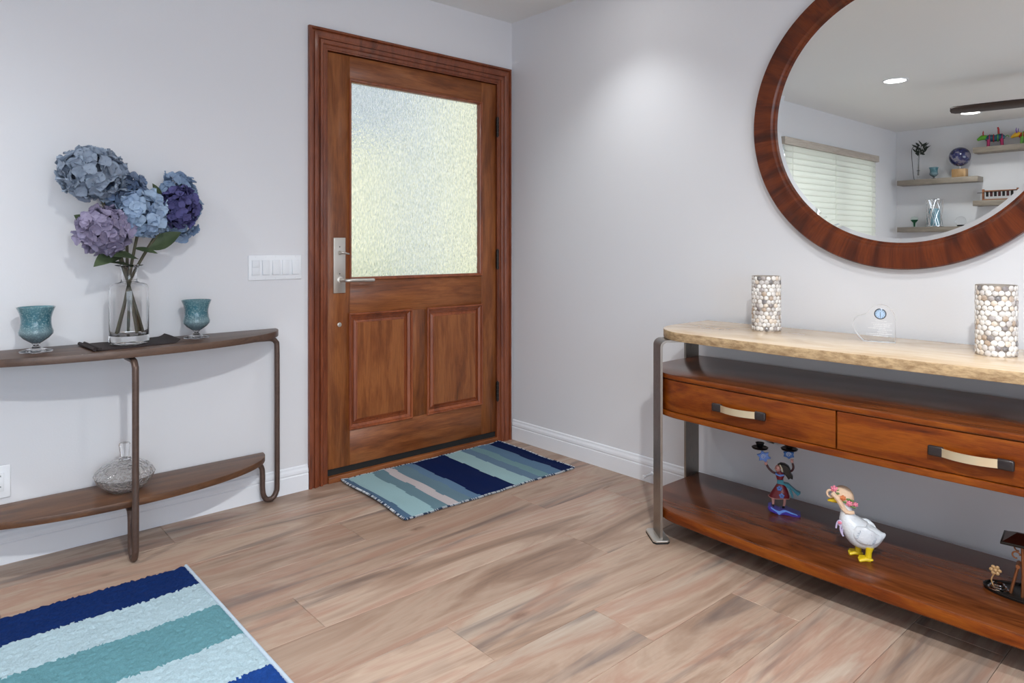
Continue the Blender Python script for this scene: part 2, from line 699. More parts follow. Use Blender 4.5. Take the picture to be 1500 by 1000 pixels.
struct(box('sun_blocker', XW - 0.3, XE + 0.3, YS - 2.6, YS - 0.12, 2.46, 2.56, plain('sun_blocker_white', (0.7, 0.72, 0.75), 0.8)))  # unseen slab added to keep the sun out of the front opening
struct(box('hedge', 1.0, 2.3, 3.2, 3.8, -0.12, 0.70, OUT_LEAF, bev=0.1))

# ------------------------------------------------------------------ the entry door
door = structE('door_1')
DX0, DX1, DZ0, DZ1 = -1.157, -0.108, 0.062, 2.060
LY, LB = 0.020, 0.064                     # leaf front, leaf back


def leaf_part(name, x0, x1, z0, z1, m):
    return box(name, x0, x1, LY, LB, z0, z1, m, door, 0.0008, 1)


leaf_part('stile', DX0, -1.040, DZ0, DZ1, DOOR_V)
leaf_part('stile', -0.213, DX1, DZ0, DZ1, DOOR_V)
leaf_part('rail', -1.0397, -0.2133, 1.945, DZ1, DOOR_H)
leaf_part('rail', -1.0397, -0.2133, 0.797, 0.968, DOOR_H)
leaf_part('rail', -1.0397, -0.2133, DZ0, 0.238, DOOR_H)
leaf_part('mullion', -0.684, -0.582, 0.2383, 0.7967, DOOR_V)
GX0, GX1, GZ0, GZ1 = -1.040, -0.213, 0.968, 1.945
rect_loft('glass_moulding', GX0 - 0.004, GX1 + 0.004, GZ0 - 0.004, GZ1 + 0.004,
          [(0.0, 0.0205), (0.001, 0.0135), (0.003, 0.0120), (0.009, 0.0130), (0.0105, 0.019), (0.0145, 0.022), (0.0150, 0.046)], MOULD, door, cap=False)
for (a, b) in ((-1.040, -0.684), (-0.582, -0.213)):
    rect_loft('door_panel', a - 0.006, b + 0.006, 0.232, 0.803,
              [(0.0, 0.0205), (0.0010, 0.0125), (0.003, 0.0110), (0.008, 0.0115), (0.0105, 0.0150), (0.012, 0.0230), (0.018, 0.0265), (0.024, 0.0300), (0.026, 0.0400), (0.033, 0.0400), (0.034, 0.0340), (0.046, 0.0270), (0.0475, 0.0235), (0.049, 0.0230)], MOULD, door)
    box('panel_field', a + 0.0432, b - 0.0432, 0.0226, 0.0235, 0.2812, 0.7538, DOOR_V, door)


def obscure_glass():
    g = G('rain_glass')
    v = g.coords(scale=(1, 1, 0.45))
    n1 = g.noise(v, 130, 2, 0.5, 0.4)
    n2 = g.noise(v, 60, 2, 0.5)
    h = g.math('ADD', n1, g.math('MULTIPLY', n2, 0.6))
    b = g.n('ShaderNodeBump', {'Strength': 1.0, 'Distance': 0.0040, 'Height': h})
    sparkle_tint = g.ramp(n1, [(0.36, (0.84, 0.87, 0.87)), (0.60, (1, 1, 0.99))])  # fine sparkle of the pebbled glass put into its colour
    rf = g.n('ShaderNodeBsdfRefraction', {'Color': sparkle_tint, 'Roughness': 0.16, 'IOR': 1.30, 'Normal': b})
    gl = g.n('ShaderNodeBsdfGlossy', {'Color': (1, 1, 1, 1), 'Roughness': 0.12, 'Normal': b})
    tr = g.n('ShaderNodeBsdfTranslucent', {'Color': (0.9, 0.94, 0.9, 1), 'Normal': b})
    m1 = g.n('ShaderNodeMixShader', {0: 0.08, 1: rf, 2: tr})
    m2 = g.n('ShaderNodeMixShader', {0: 0.07, 1: m1, 2: gl})
    return g.surf(m2)


RAIN = obscure_glass()
# one pane of patterned glass, 5 mm thick
box('glass_pane', GX0 + 0.002, GX1 - 0.002, 0.046, 0.051, GZ0 + 0.002, GZ1 - 0.002, RAIN, door)
box('door_sweep', DX0, DX1, LY + 0.006, LB, 0.030, DZ0, BLACK, door)
box('threshold', -1.160, -0.105, 0.002, 0.13, -0.004, 0.030, DOOR_H, door, 0.004)
rect_loft('door_casing', -1.260, -0.005, 0.0, 2.163,
          [(0, 0.0155), (0, -0.002), (0.002, -0.005), (0.012, -0.007), (0.0145, -0.001), (0.0165, 0.003), (0.024, 0.002), (0.0255, -0.006), (0.040, -0.004), (0.050, 0.001), (0.0515, 0.007), (0.055, 0.007), (0.0565, -0.002), (0.069, -0.001), (0.0735, 0.003), (0.0745, 0.010),
           (0.090, 0.010), (0.092, 0.013), (0.0925, 0.0115), (0.098, 0.0115), (0.0985, 0.055), (0.110, 0.055), (0.110, 0.135)], CASE_W, door, cap=False, bottom=False)
for a_, b_, c_, d_ in ((-1.163, -1.150, 0.0, 2.066), (-0.114, -0.102, 0.0, 2.066), (-1.150, -0.114, 2.052, 2.066)):
    box('jamb_stop', a_, b_, 0.0645, 0.100, c_, d_, CASE_W, door)
# handle set
plate = box('handle_plate', -1.129, -1.066, 0.0135, 0.0205, 0.905, 1.172, NICKEL, door, 0.0015)
tube('lever', catmull([(-1.093, 0.012, 0.967), (-1.093, -0.030, 0.967), (-1.085, -0.045, 0.967), (-1.055, -0.050, 0.967), (-1.0, -0.050, 0.966), (-0.945, -0.048, 0.965)], 6), 0.0085, NICKEL, plate, 12)
lathe('rosette', [(0, 0), (0.017, 0), (0.017, 0.003), (0.012, 0.005), (0, 0.005)], NICKEL, plate, 24, (-1.093, 0.0136, 0.967), (R(90), 0, 0))
tm = MB()
tm.tube([(-1.097, 0.013, 1.100), (-1.097, -0.012, 1.100)], [0.010, 0.008], 14)
tm.tube(catmull([(-1.108, -0.012, 1.103), (-1.097, -0.016, 1.101), (-1.080, -0.017, 1.097), (-1.062, -0.017, 1.093)], 4), [0.002, 0.003, .0045, .0055, .0065, .0065, .006, .0055, .005, .0045, .004, .004, .003], 10)
tm.build('thumb_turn', NICKEL, plate)
for z in (1.128, 0.998):
    lathe('screw', [(0, 0), (0.003, 0), (0.0025, 0.001), (0, 0.001)], BRONZE, plate, 10, (-1.097, 0.0135, z), (R(90), 0, 0))
lathe('bolt_cover', [(0, 0), (0.011, 0), (0.0105, 0.003), (0.008, 0.004), (0.0, 0.0035)], NICKEL, door, 24, (-1.096, 0.020, 0.752), (R(90), 0, 0))
for z0 in (1.762, 1.000, 0.240):
    hg = MB()
    for k in range(5):
        hg.tube([(-0.1055, 0.006, z0 + 0.022 * k + 0.0008), (-0.1055, 0.006, z0 + 0.022 * k + 0.0212)], 0.0090, 12)
    hg.tube([(-0.1055, 0.006, z0 - 0.004), (-0.1055, 0.006, z0 + 0.114)], 0.0045, 10)
    h = hg.build('hinge', BRONZE, door)

# ------------------------------------------------------------------ window with blind in the back wall
win = structE('window_1')
WF = plain('white_window_frame', (0.8, 0.82, 0.84), 0.4)
for (a, b, c, d) in ((WX0, WX1, WZ0, WZ0 + 0.04), (WX0, WX1, WZ1 - 0.04, WZ1), (WX0, WX0 + 0.04, WZ0 + 0.04, WZ1 - 0.04), (WX1 - 0.04, WX1, WZ0 + 0.04, WZ1 - 0.04), (-4.47, -4.40, WZ0 + 0.04, WZ1 - 0.04)):
    box('window_frame', a, b, 0.075, 0.115, c, d, WF, win, 0.003)
box('window_pane', WX0 + 0.04, WX1 - 0.04, 0.093, 0.097, WZ0 + 0.04, WZ1 - 0.04, glass('window_glass', (1, 1, 1), 0, 1.3), win)
g = G('blind_slat')
tr = g.n('ShaderNodeBsdfTranslucent', {'Color': (0.86, 0.87, 0.80, 1)})
df = g.n('ShaderNodeBsdfPrincipled', {'Base Color': (0.86, 0.86, 0.82, 1), 'Roughness': 0.4})
SLAT = g.surf(g.n('ShaderNodeMixShader', {0: 0.45, 1: df, 2: tr}))
blind = thing('window_blind', 'white slatted blind over the window, seen in the mirror', 'blind', (-4.225, -0.012, 0.95))
VAL = wood('blind_valance_wood', [srgb(176, 164, 152), srgb(190, 178, 166), srgb(200, 190, 178)], 'X', 0.5)
box('valance', -1.045, 1.045, -0.045, 0.0, 1.085, 1.150, VAL, blind, 0.003)
sb = bmesh.new()
add_box(sb, -1.005, 1.005, -0.0015, 0.0015, -0.032, 0.032, 0.0008, 1)
smesh = bpy.data.meshes.new('slat')
sb.to_mesh(smesh)
sb.free()
smesh.materials.append(SLAT)
for k in range(20):
    o = bpy.data.objects.new('slat', smesh)
    C.objects.link(o)
    o.parent = blind
    o.location = (0, -0.018, 1.058 - k * 0.054)
    o.rotation_euler = (R(-14), 0, 0)
box('bottom_rail', -1.005, 1.005, -0.028, -0.004, -0.045, -0.022, SLAT, blind, 0.002)
for x in (-0.88, 0.0, 0.88):
    tube('ladder_cord', [(x, -0.034, -0.03), (x, -0.034, 1.08)], 0.0015, SLAT, blind, 6)

# ------------------------------------------------------------------ ceiling lights and fan
EM = G('lamp_lens')
LENS = EM.surf(EM.n('ShaderNodeEmission', {'Color': (1, 0.985, 0.96, 1), 'Strength': 9.0}))
names = ['round recessed ceiling light left of the fan blade in the mirror', 'round recessed ceiling light behind the fan blade in the mirror',
         'recessed ceiling light above the corner by the door', 'recessed ceiling light above the entry floor', 'recessed ceiling light behind the camera', 'recessed ceiling light in the far rear corner of the room']
for (x, y, pw, cone), nm in zip(DOWNLIGHTS, names):
    t = thing('recessed_light', nm, 'ceiling light', (x, y, H), 0, 'recessed ceiling lights')
    lathe('trim_ring', [(0.078, 0.0), (0.096, 0.0), (0.096, -0.004), (0.090, -0.007), (0.078, -0.005)], TRIMW, t, 40, closed_profile=True)
    lathe('lens', [(0, -0.0035), (0.078, -0.0035), (0.078, -0.0015), (0, -0.0015)], LENS, t, 40)
    lamp('downlight_lamp', 'SPOT', (x, y, H - 0.03), pw, (0.96, 0.99, 0.99), spot_size=R(cone), spot_blend=1.0, shadow_soft_size=0.045)

FANW = wood('fan_blade_wood', [srgb(34, 22, 18), srgb(48, 32, 27), srgb(60, 42, 36)], 'X', 0.4)
fan = thing('ceiling_fan', 'dark wood ceiling fan, one long blade seen in the mirror', 'fan', (-3.66, -1.93, 2.20))
lathe('motor', [(0, -0.08), (0.06, -0.078), (0.10, -0.05), (0.11, 0.0), (0.10, 0.05), (0.05, 0.07), (0.0, 0.07)], BRONZE, fan, 40)
lathe('downrod', [(0, 0.07), (0.013, 0.07), (0.013, 0.25), (0.06, 0.25), (0.065, 0.28), (0, 0.28)], BRONZE, fan, 24)
for k in range(3):
    a = R(81 + 120 * k)
    ol = [(0.09, -0.05), (0.30, -0.062), (0.55, -0.060), (0.68, -0.054), (0.705, -0.035), (0.71, 0.0), (0.705, 0.035), (0.68, 0.054), (0.55, 0.060), (0.30, 0.062), (0.09, 0.05)]
    prism('fan_blade', ol, -0.007, 0.007, FANW, fan, 0.002, rot=(R(-17), 0, a))

# ------------------------------------------------------------------ round mirror
def veneer():
    g = G('mirror_veneer')
    tc = g.n('ShaderNodeTexCoord').outputs['Object']
    sp = g.n('ShaderNodeSeparateXYZ', {0: tc})
    ang = g.math('ARCTAN2', sp.outputs[1], sp.outputs[0])
    rad = g.n('ShaderNodeVectorMath', {0: tc}, operation='LENGTH').outputs['Value']
    cx = g.n('ShaderNodeCombineXYZ', {0: g.math('MULTIPLY', ang, 7.0), 1: g.math('MULTIPLY', rad, 2.5), 2: 0.0})
    a = g.noise(cx.outputs[0], 1.6, 4, 0.5, 0.7)
    cx2 = g.n('ShaderNodeCombineXYZ', {0: g.math('MULTIPLY', ang, 60.0), 1: g.math('MULTIPLY', rad, 6.0), 2: 0.0})
    b = g.noise(cx2.outputs[0], 1.6, 4, 0.65, 0.5)
    c = g.ramp(a, [(0.28, srgb(62, 24, 10)), (0.45, srgb(88, 37, 15)), (0.58, srgb(110, 50, 20)), (0.75, srgb(80, 32, 12))])
    c = g.mix(1.0, c, g.ramp(b, [(0.3, (0.72, 0.68, 0.64)), (0.6, (1, 1, 1))]), 'MULTIPLY')
    p = g.pbsdf(c, 0.28, bump=b, bd=0.08, bdist=0.001)
    g.set(p, 'Specular IOR Level', 0.35)
    return g.surf(p)


mir = thing('wall_mirror', 'large round mirror in a reddish wooden frame above the sideboard', 'mirror', (XE - 0.001, -2.110, 1.615))
mir.rotation_euler = (0, R(-90), 0)        # local z points into the room (-x)
ven = veneer()
lathe('mirror_frame', [(0.470, 0.006), (0.560, 0.0), (0.566, 0.006), (0.566, 0.030), (0.562, 0.036), (0.530, 0.038), (0.500, 0.036), (0.490, 0.034), (0.486, 0.030), (0.482, 0.027), (0.478, 0.018), (0.470, 0.014)], ven, mir, 160, closed_profile=True, angle=30)
MIRM = G('mirror_silver')
MIR = MIRM.surf(MIRM.pbsdf((0.86, 0.87, 0.85), 0.0, 1.0))
lathe('mirror_glass', [(0, 0.0150), (0.455, 0.0150), (0.480, 0.0135), (0.480, 0.008), (0, 0.008)], MIR, mir, 160, angle=1)

# ------------------------------------------------------------------ half-moon console table (left)
TW = wood('walnut_table_top', [srgb(54, 36, 28), srgb(80, 58, 46), srgb(98, 74, 60)], 'X', 0.42, 0.1, 1.2, 0.3, 0.3)
TW2 = wood('walnut_table_shelf', [srgb(62, 38, 24), srgb(92, 60, 38), srgb(114, 76, 48)], 'X', 0.4, 0.1, 1.2, 0.3, 0.3)
IRON = plain('brown_iron', srgb(96, 78, 70), 0.40, 0.5, 0.35, 60, bump=None)
TC = (-2.060, 0.0)
ctab = thing('console_table', 'half-moon console table with brown wood shelves on bent iron legs', 'table', (TC[0], 0, 0))


def halfmoon(a, b, z0, z1, name, m):
    ol = [(-a, 0.0)] + [(-a * math.cos(t), -b * math.sin(t)) for t in np.linspace(0.02, PI - 0.02, 60)] + [(a, 0.0)]
    ol = [(x, y - 0.001) for x, y in ol]
    return prism(name, ol, z0, z1, m, ctab, 0.0025)


halfmoon(0.640, 0.300, 0.736, 0.763, 'tabletop', TW)
halfmoon(0.582, 0.262, 0.192, 0.217, 'shelf', TW2)
RL = 0.0115


def end_leg(s):
    pts = [(s * 0.52, -0.035, 0.7235), (s * 0.575, -0.035, 0.7235), (s * 0.608, -0.035, 0.721), (s * 0.626, -0.035, 0.706), (s * 0.631, -0.035, 0.680), (s * 0.632, -0.035, 0.5), (s * 0.632, -0.035, 0.3), (s * 0.632, -0.035, 0.075),
           (s * 0.628, -0.035, 0.040), (s * 0.614, -0.035, 0.018), (s * 0.598, -0.035, 0.0125), (s * 0.582, -0.035, 0.018), (s * 0.570, -0.035, 0.040), (s * 0.566, -0.035, 0.075), (s * 0.566, -0.035, 0.130), (s * 0.562, -0.035, 0.160), (s * 0.548, -0.035, 0.176), (s * 0.525, -0.035, 0.1795), (s * 0.48, -0.035, 0.1795)]
    return tube('leg', catmull(pts, 4), RL, IRON, ctab, 12)


end_leg(1)
end_leg(-1)
pts = [(0.0, -0.18, 0.7235), (0.0, -0.25, 0.7235), (0.0, -0.285, 0.720), (0.0, -0.303, 0.704), (0.0, -0.308, 0.678), (0.0, -0.309, 0.5), (0.0, -0.309, 0.3), (0.0, -0.309, 0.075), (0.0, -0.305, 0.040), (0.0, -0.292, 0.018), (0.0, -0.276, 0.0125), (0.0, -0.260, 0.018), (0.0, -0.249, 0.040), (0.0, -0.245, 0.075), (0.0, -0.245, 0.130), (0.0, -0.240, 0.160), (0.0, -0.225, 0.176), (0.0, -0.20, 0.1795), (0.0, -0.15, 0.1795)]
tube('leg', catmull(pts, 4), RL, IRON, ctab, 12)

# ------------------------------------------------------------------ sideboard (right)
def cab_wood(name, axis, dark=1.0):
    c = [tuple(x * dark for x in srgb(84, 30, 4)), tuple(x * dark for x in srgb(138, 62, 10)), tuple(x * dark for x in srgb(166, 86, 18))]
    return wood(name, c, axis, 0.36, 0.05, 1.3, 0.34, 0.08, spec=0.25)


CW = cab_wood('sideboard_wood', 'Y', 0.68)
CWT = wood('sideboard_dark_top', [srgb(58, 26, 10), srgb(94, 48, 22), srgb(116, 62, 30)], 'Y', 0.24, 0.05, 1.3, 0.2, 0.05, spec=0.35)
LIMEST = G('pale_stone_top')
_v = LIMEST.coords(scale=(4, 1.2, 4))
_a = LIMEST.noise(_v, 2.2, 6, 0.65, 0.8)
_b = LIMEST.noise(_v, 28, 4, 0.6)
_c = LIMEST.ramp(_a, [(0.3, srgb(198, 168, 132)), (0.5, srgb(222, 198, 168)), (0.7, srgb(234, 214, 188))])
_c = LIMEST.mix(LIMEST.math('MULTIPLY', _b, 0.35), _c, srgb(188, 158, 118))
STONE = LIMEST.surf(LIMEST.pbsdf(_c, 0.22, bump=_b, bd=0.05, bdist=0.001, **{'Coat Weight': 0.25, 'Coat Roughness': 0.1}))
side = thing('sideboard', 'long curved-end wooden sideboard with pale top, two drawers and a low shelf', 'sideboard', (-0.03, -2.105, 0))
HL = 0.817                     # half length; local y from -HL to HL, local x from 0 (wall) to -depth


def dshape(grow=0.0, depth=0.482, rr=0.24, short=0.0):
    d, hl = depth + grow, HL + grow - short
    r_ = rr + grow
    bow = 0.020
    ol = [(0.0, hl)]
    for t in np.linspace(0, PI / 2, 16):
        ol.append((-(d - r_) - r_ * math.sin(t), hl - r_ + r_ * math.cos(t)))
    for u in np.linspace(0.1, 0.9, 9):
        y = (hl - r_) * (1 - 2 * u)
        ol.append((-d - bow * (1 - (y / (hl - r_)) ** 2), y))
    for t in np.linspace(PI / 2, 0, 16):
        ol.append((-(d - r_) - r_ * math.sin(t), -(hl - r_ + r_ * math.cos(t))))
    ol.append((0.0, -hl))
    return ol


st_ = prism('stone_top', dshape(-0.010, short=0.030), 0.773, 0.807, STONE, side, 0.003)
EDGE = G('cut_stone_edge')
_b = EDGE.noise(EDGE.coords(scale=(1, 1, 3)), 30, 5, 0.7)
EDGE = EDGE.surf(EDGE.pbsdf(EDGE.ramp(_b, [(0.35, srgb(140, 112, 80)), (0.6, srgb(190, 162, 124))]), 0.45, bump=_b, bd=0.2, bdist=0.001))
st_.data.materials.append(EDGE)
for p_ in st_.data.polygons:
    if abs(p_.normal.z) < 0.5:
        p_.material_index = 1
prism('cabinet_top', dshape(), 0.628, 0.648, CWT, side, 0.003)['label'] = 'dark glossy board above the drawers'
prism('cabinet_bottom', dshape(), 0.485, 0.507, CW, side, 0.004)
prism('shelf', dshape(), 0.090, 0.132, CWT, side, 0.005)
prism('apron', dshape(-0.016), 0.5075, 0.6275, CW, side)
prism('shelf_edge', dshape(0.0012), 0.094, 0.127, CW, side, 0.002)
prism('board_edge', dshape(0.0010), 0.631, 0.645, CW, side, 0.002)


def drawer(s):
    """curved drawer front following the outline, s=+1 the far (left) drawer, -1 the near one"""
    ol = dshape(-0.003)
    ol2 = dshape(-0.016)
    pts = [(p, q) for p, q in zip(ol, ol2) if (p[1] * s) > 0.0 and p[0] < -0.335]
    pts.sort(key=lambda pq: pq[0][1])
    cut = 0.003 * s
    mid = (-0.482 - 0.020 + 0.003, cut), (-0.482 - 0.020 + 0.016, cut)
    pts = ([mid] + pts) if s > 0 else (pts + [mid])
    outer = [p for p, q in pts]
    inner = [q for p, q in pts][::-1]
    return prism('drawer', outer + inner, 0.5095, 0.6255, CW, side, 0.0015)


for s in (1, -1):
    dr = drawer(s)
    cy = 0.328 if s > 0 else -0.357
    hz = 0.566
    # metal bow handle with dark leather-like ends
    fx = -0.4975
    bow = MB()
    n = 14
    prs = []
    for i in range(n + 1):
        t = -1 + 2 * i / n
        y = cy + t * 0.072
        x = fx - 0.012 - 0.020 * (1 - t * t)
        prs.append((x, y))
    rings = [[(x - 0.0015, y, hz - 0.0115), (x + 0.0015, y, hz - 0.0115), (x + 0.0015, y, hz + 0.0115), (x - 0.0015, y, hz + 0.0115)] for x, y in prs]
    v, f = loft(rings)
    hd = mesh('handle', v, f, plain('champagne_metal', (0.66, 0.54, 0.36), 0.3, 0.6) if s == 1 else bpy.data.materials['champagne_metal'], dr, smooth=True, angle=40)
    for e in (1, -1):
        bm = bmesh.new()
        ye = cy + e * 0.081
        add_box(bm, fx - 0.018, fx - 0.005, ye - 0.020, ye + 0.020, hz - 0.0145, hz + 0.0145, 0.0055, 3)
        add_box(bm, fx - 0.010, fx + 0.003, ye - 0.009 + e * 0.006, ye + 0.009 + e * 0.006, hz - 0.009, hz + 0.009, 0.002, 1)
        bmo('handle_end', bm, plain('dark_brown_cap', (0.018, 0.012, 0.012), 0.35) if (s == 1 and e == 1) else bpy.data.materials['dark_brown_cap'], dr, smooth=True)


def strap_leg(px, py, ang, w, dark=False):
    """flat bar leg: px,py = centre in sideboard coordinates, ang = outward normal, w = width"""
    n_ = Vector((math.cos(ang), math.sin(ang), 0))
    t_ = Vector((-math.sin(ang), math.cos(ang), 0))
    th = 0.009
    path = [(0.0, 0.012), (0.0, 0.745)]
    for a in np.linspace(0, PI / 2, 9)[1:]:
        path.append((-0.024 * (1 - math.cos(a)), 0.745 + 0.024 * math.sin(a) * 0.96))
    path.append((-0.11, 0.7685))
    rings = []
    for i, (u, z) in enumerate(path):
        p0 = path[max(i - 1, 0)]
        p1 = path[min(i + 1, len(path) - 1)]
        d = Vector((p1[0] - p0[0], p1[1] - p0[1])).normalized()
        nx, nz = d.y, -d.x          # outward normal in (u,z)
        base = Vector((px, py, 0))
        ring = []
        for (sw, so) in ((-1, -1), (1, -1), (1, 1), (-1, 1)):
            uu = u + nx * so * th / 2
            zz = z + nz * so * th / 2
            q = base + n_ * uu + t_ * (sw * w / 2)
            ring.append((q.x, q.y, zz))
        rings.append(ring)
    v, f = loft(rings)
    leg = mesh('leg', v, f, STRAP, side, smooth=False)
    # foot plate with a black pad below
    fo = [(-0.062, -0.024), (-0.050, -0.034), (0.050, -0.034), (0.062, -0.024), (0.062, 0.020), (0.052, 0.030), (-0.052, 0.030), (-0.062, 0.020)]
    P2 = [((Vector((px, py, 0)) + t_ * a - n_ * b * -1)[0], (Vector((px, py, 0)) + t_ * a + n_ * b)[1]) for a, b in fo]
    P2 = [tuple((Vector((px, py, 0)) + t_ * a - n_ * b)[:2]) for a, b in fo]
    prism('foot_plate', P2, 0.006, 0.013, NICKEL, leg, 0.001)
    prism('foot_pad', P2, 0.0, 0.006, BLACK, leg)
    return leg


for s in (1, -1):
    a1 = R(143) if s > 0 else R(-143)
    strap_leg(-0.450, s * (HL - 0.1115), a1, 0.095)
    strap_leg(-0.052, s * (HL + 0.0045), R(90) * s, 0.098)

# ------------------------------------------------------------------ rugs
NAVY = srgb(8, 38, 92)
LBL = srgb(166, 188, 198)
TEAL = srgb(94, 140, 150)
BLUE = srgb(22, 62, 132)


def rug_big():
    x0, x1, y0, y1 = -3.35, -1.935, -2.60, -0.455
    step = 0.006
    xs = np.arange(x0, x1 + 1e-6, step)
    ys = np.arange(y0, y1 + 1e-6, step)
    nx, ny = len(xs), len(ys)
    rs = np.random.RandomState(3)
    z = 0.0135 + rs.uniform(-0.0032, 0.0032, (ny, nx))
    z += 0.0012 * np.sin(xs * 9)[None, :] * np.cos(ys * 7)[:, None]
    z[0, :] = z[-1, :] = 0.006
    z[:, 0] = z[:, -1] = 0.006
    X = np.repeat(xs[None, :], ny, 0) + rs.uniform(-0.002, 0.002, (ny, nx))
    Y = np.repeat(ys[:, None], nx, 1) + rs.uniform(-0.002, 0.002, (ny, nx))
    X[:, -1] = x1
    X[:, 0] = x0
    V = np.stack([X, Y, z], -1).reshape(-1, 3)
    nb = len(V)
    i = np.arange(nx - 1)
    j = np.arange(ny - 1)
    I, J = np.meshgrid(i, j)
    a = (J * nx + I).ravel()
    F = np.stack([a, a + 1, a + nx + 1, a + nx], -1)
    me = bpy.data.meshes.new('pile')
    me.from_pydata(V.tolist(), [], F.tolist())
    me.polygons.foreach_set('use_smooth', [True] * len(me.polygons))
    edges = [-0.636, -0.816, -1.030, -1.224]
    cols_ = [0, 1, 2, 1, 3]
    while edges[-1] > y0:
        edges.append(edges[-1] - (0.176, 0.18, 0.214, 0.192)[len(edges) % 4])
        cols_.append((3, 1, 2, 1)[len(cols_) % 4])
    wob = 0.006 * np.sin(X * 5.3 + 1) + 0.004 * np.sin(X * 17) + rs.uniform(-0.0015, 0.0015, X.shape)
    Yw = (Y + wob)[:-1, :-1]
    mi = np.zeros(Yw.shape, int)
    for k, e in enumerate(edges):
        mi[Yw < e] = cols_[k + 1]
    o = thing('area_rug', 'thick pile rug striped navy, pale blue and teal at the lower left', 'rug', (0, 0, 0))
    mats = []
    for nm, c in (('navy_pile', NAVY), ('pale_blue_pile', LBL), ('teal_pile', TEAL), ('blue_pile', BLUE)):
        g = G(nm)
        v = g.coords()
        n1 = g.noise(v, 220, 3, 0.7)
        n2 = g.noise(v, 7, 3)
        cc = g.mix(n1, tuple(x * 0.62 for x in c), tuple(min(1, x * 1.28) for x in c))
        cc = g.mix(g.math('MULTIPLY', n2, 0.25), cc, tuple(min(1, x * 1.15 + 0.01) for x in c))
        mats.append(g.surf(g.pbsdf(cc, 0.95, bump=n1, bd=0.8, bdist=0.003, **{'Specular IOR Level': 0.15})))
    p = link_mesh('pile', me, mats, o)
    me.polygons.foreach_set('material_index', mi.ravel().tolist())
    p['kind'] = 'stuff'
    p['label'] = 'thick woven pile in blue, pale and teal stripes'
    box('backing', x0, x1, y0, y1, 0.0, 0.0075, plain('rug_backing', (0.35, 0.4, 0.45), 0.9), o)
    tube('binding', [(x1 + 0.001, y, 0.0075) for y in np.linspace(y0, y1, 30)], 0.0065, plain('pale_binding', srgb(178, 192, 206), 0.8, 0, 0.1, 200), o, 8)


rug_big()


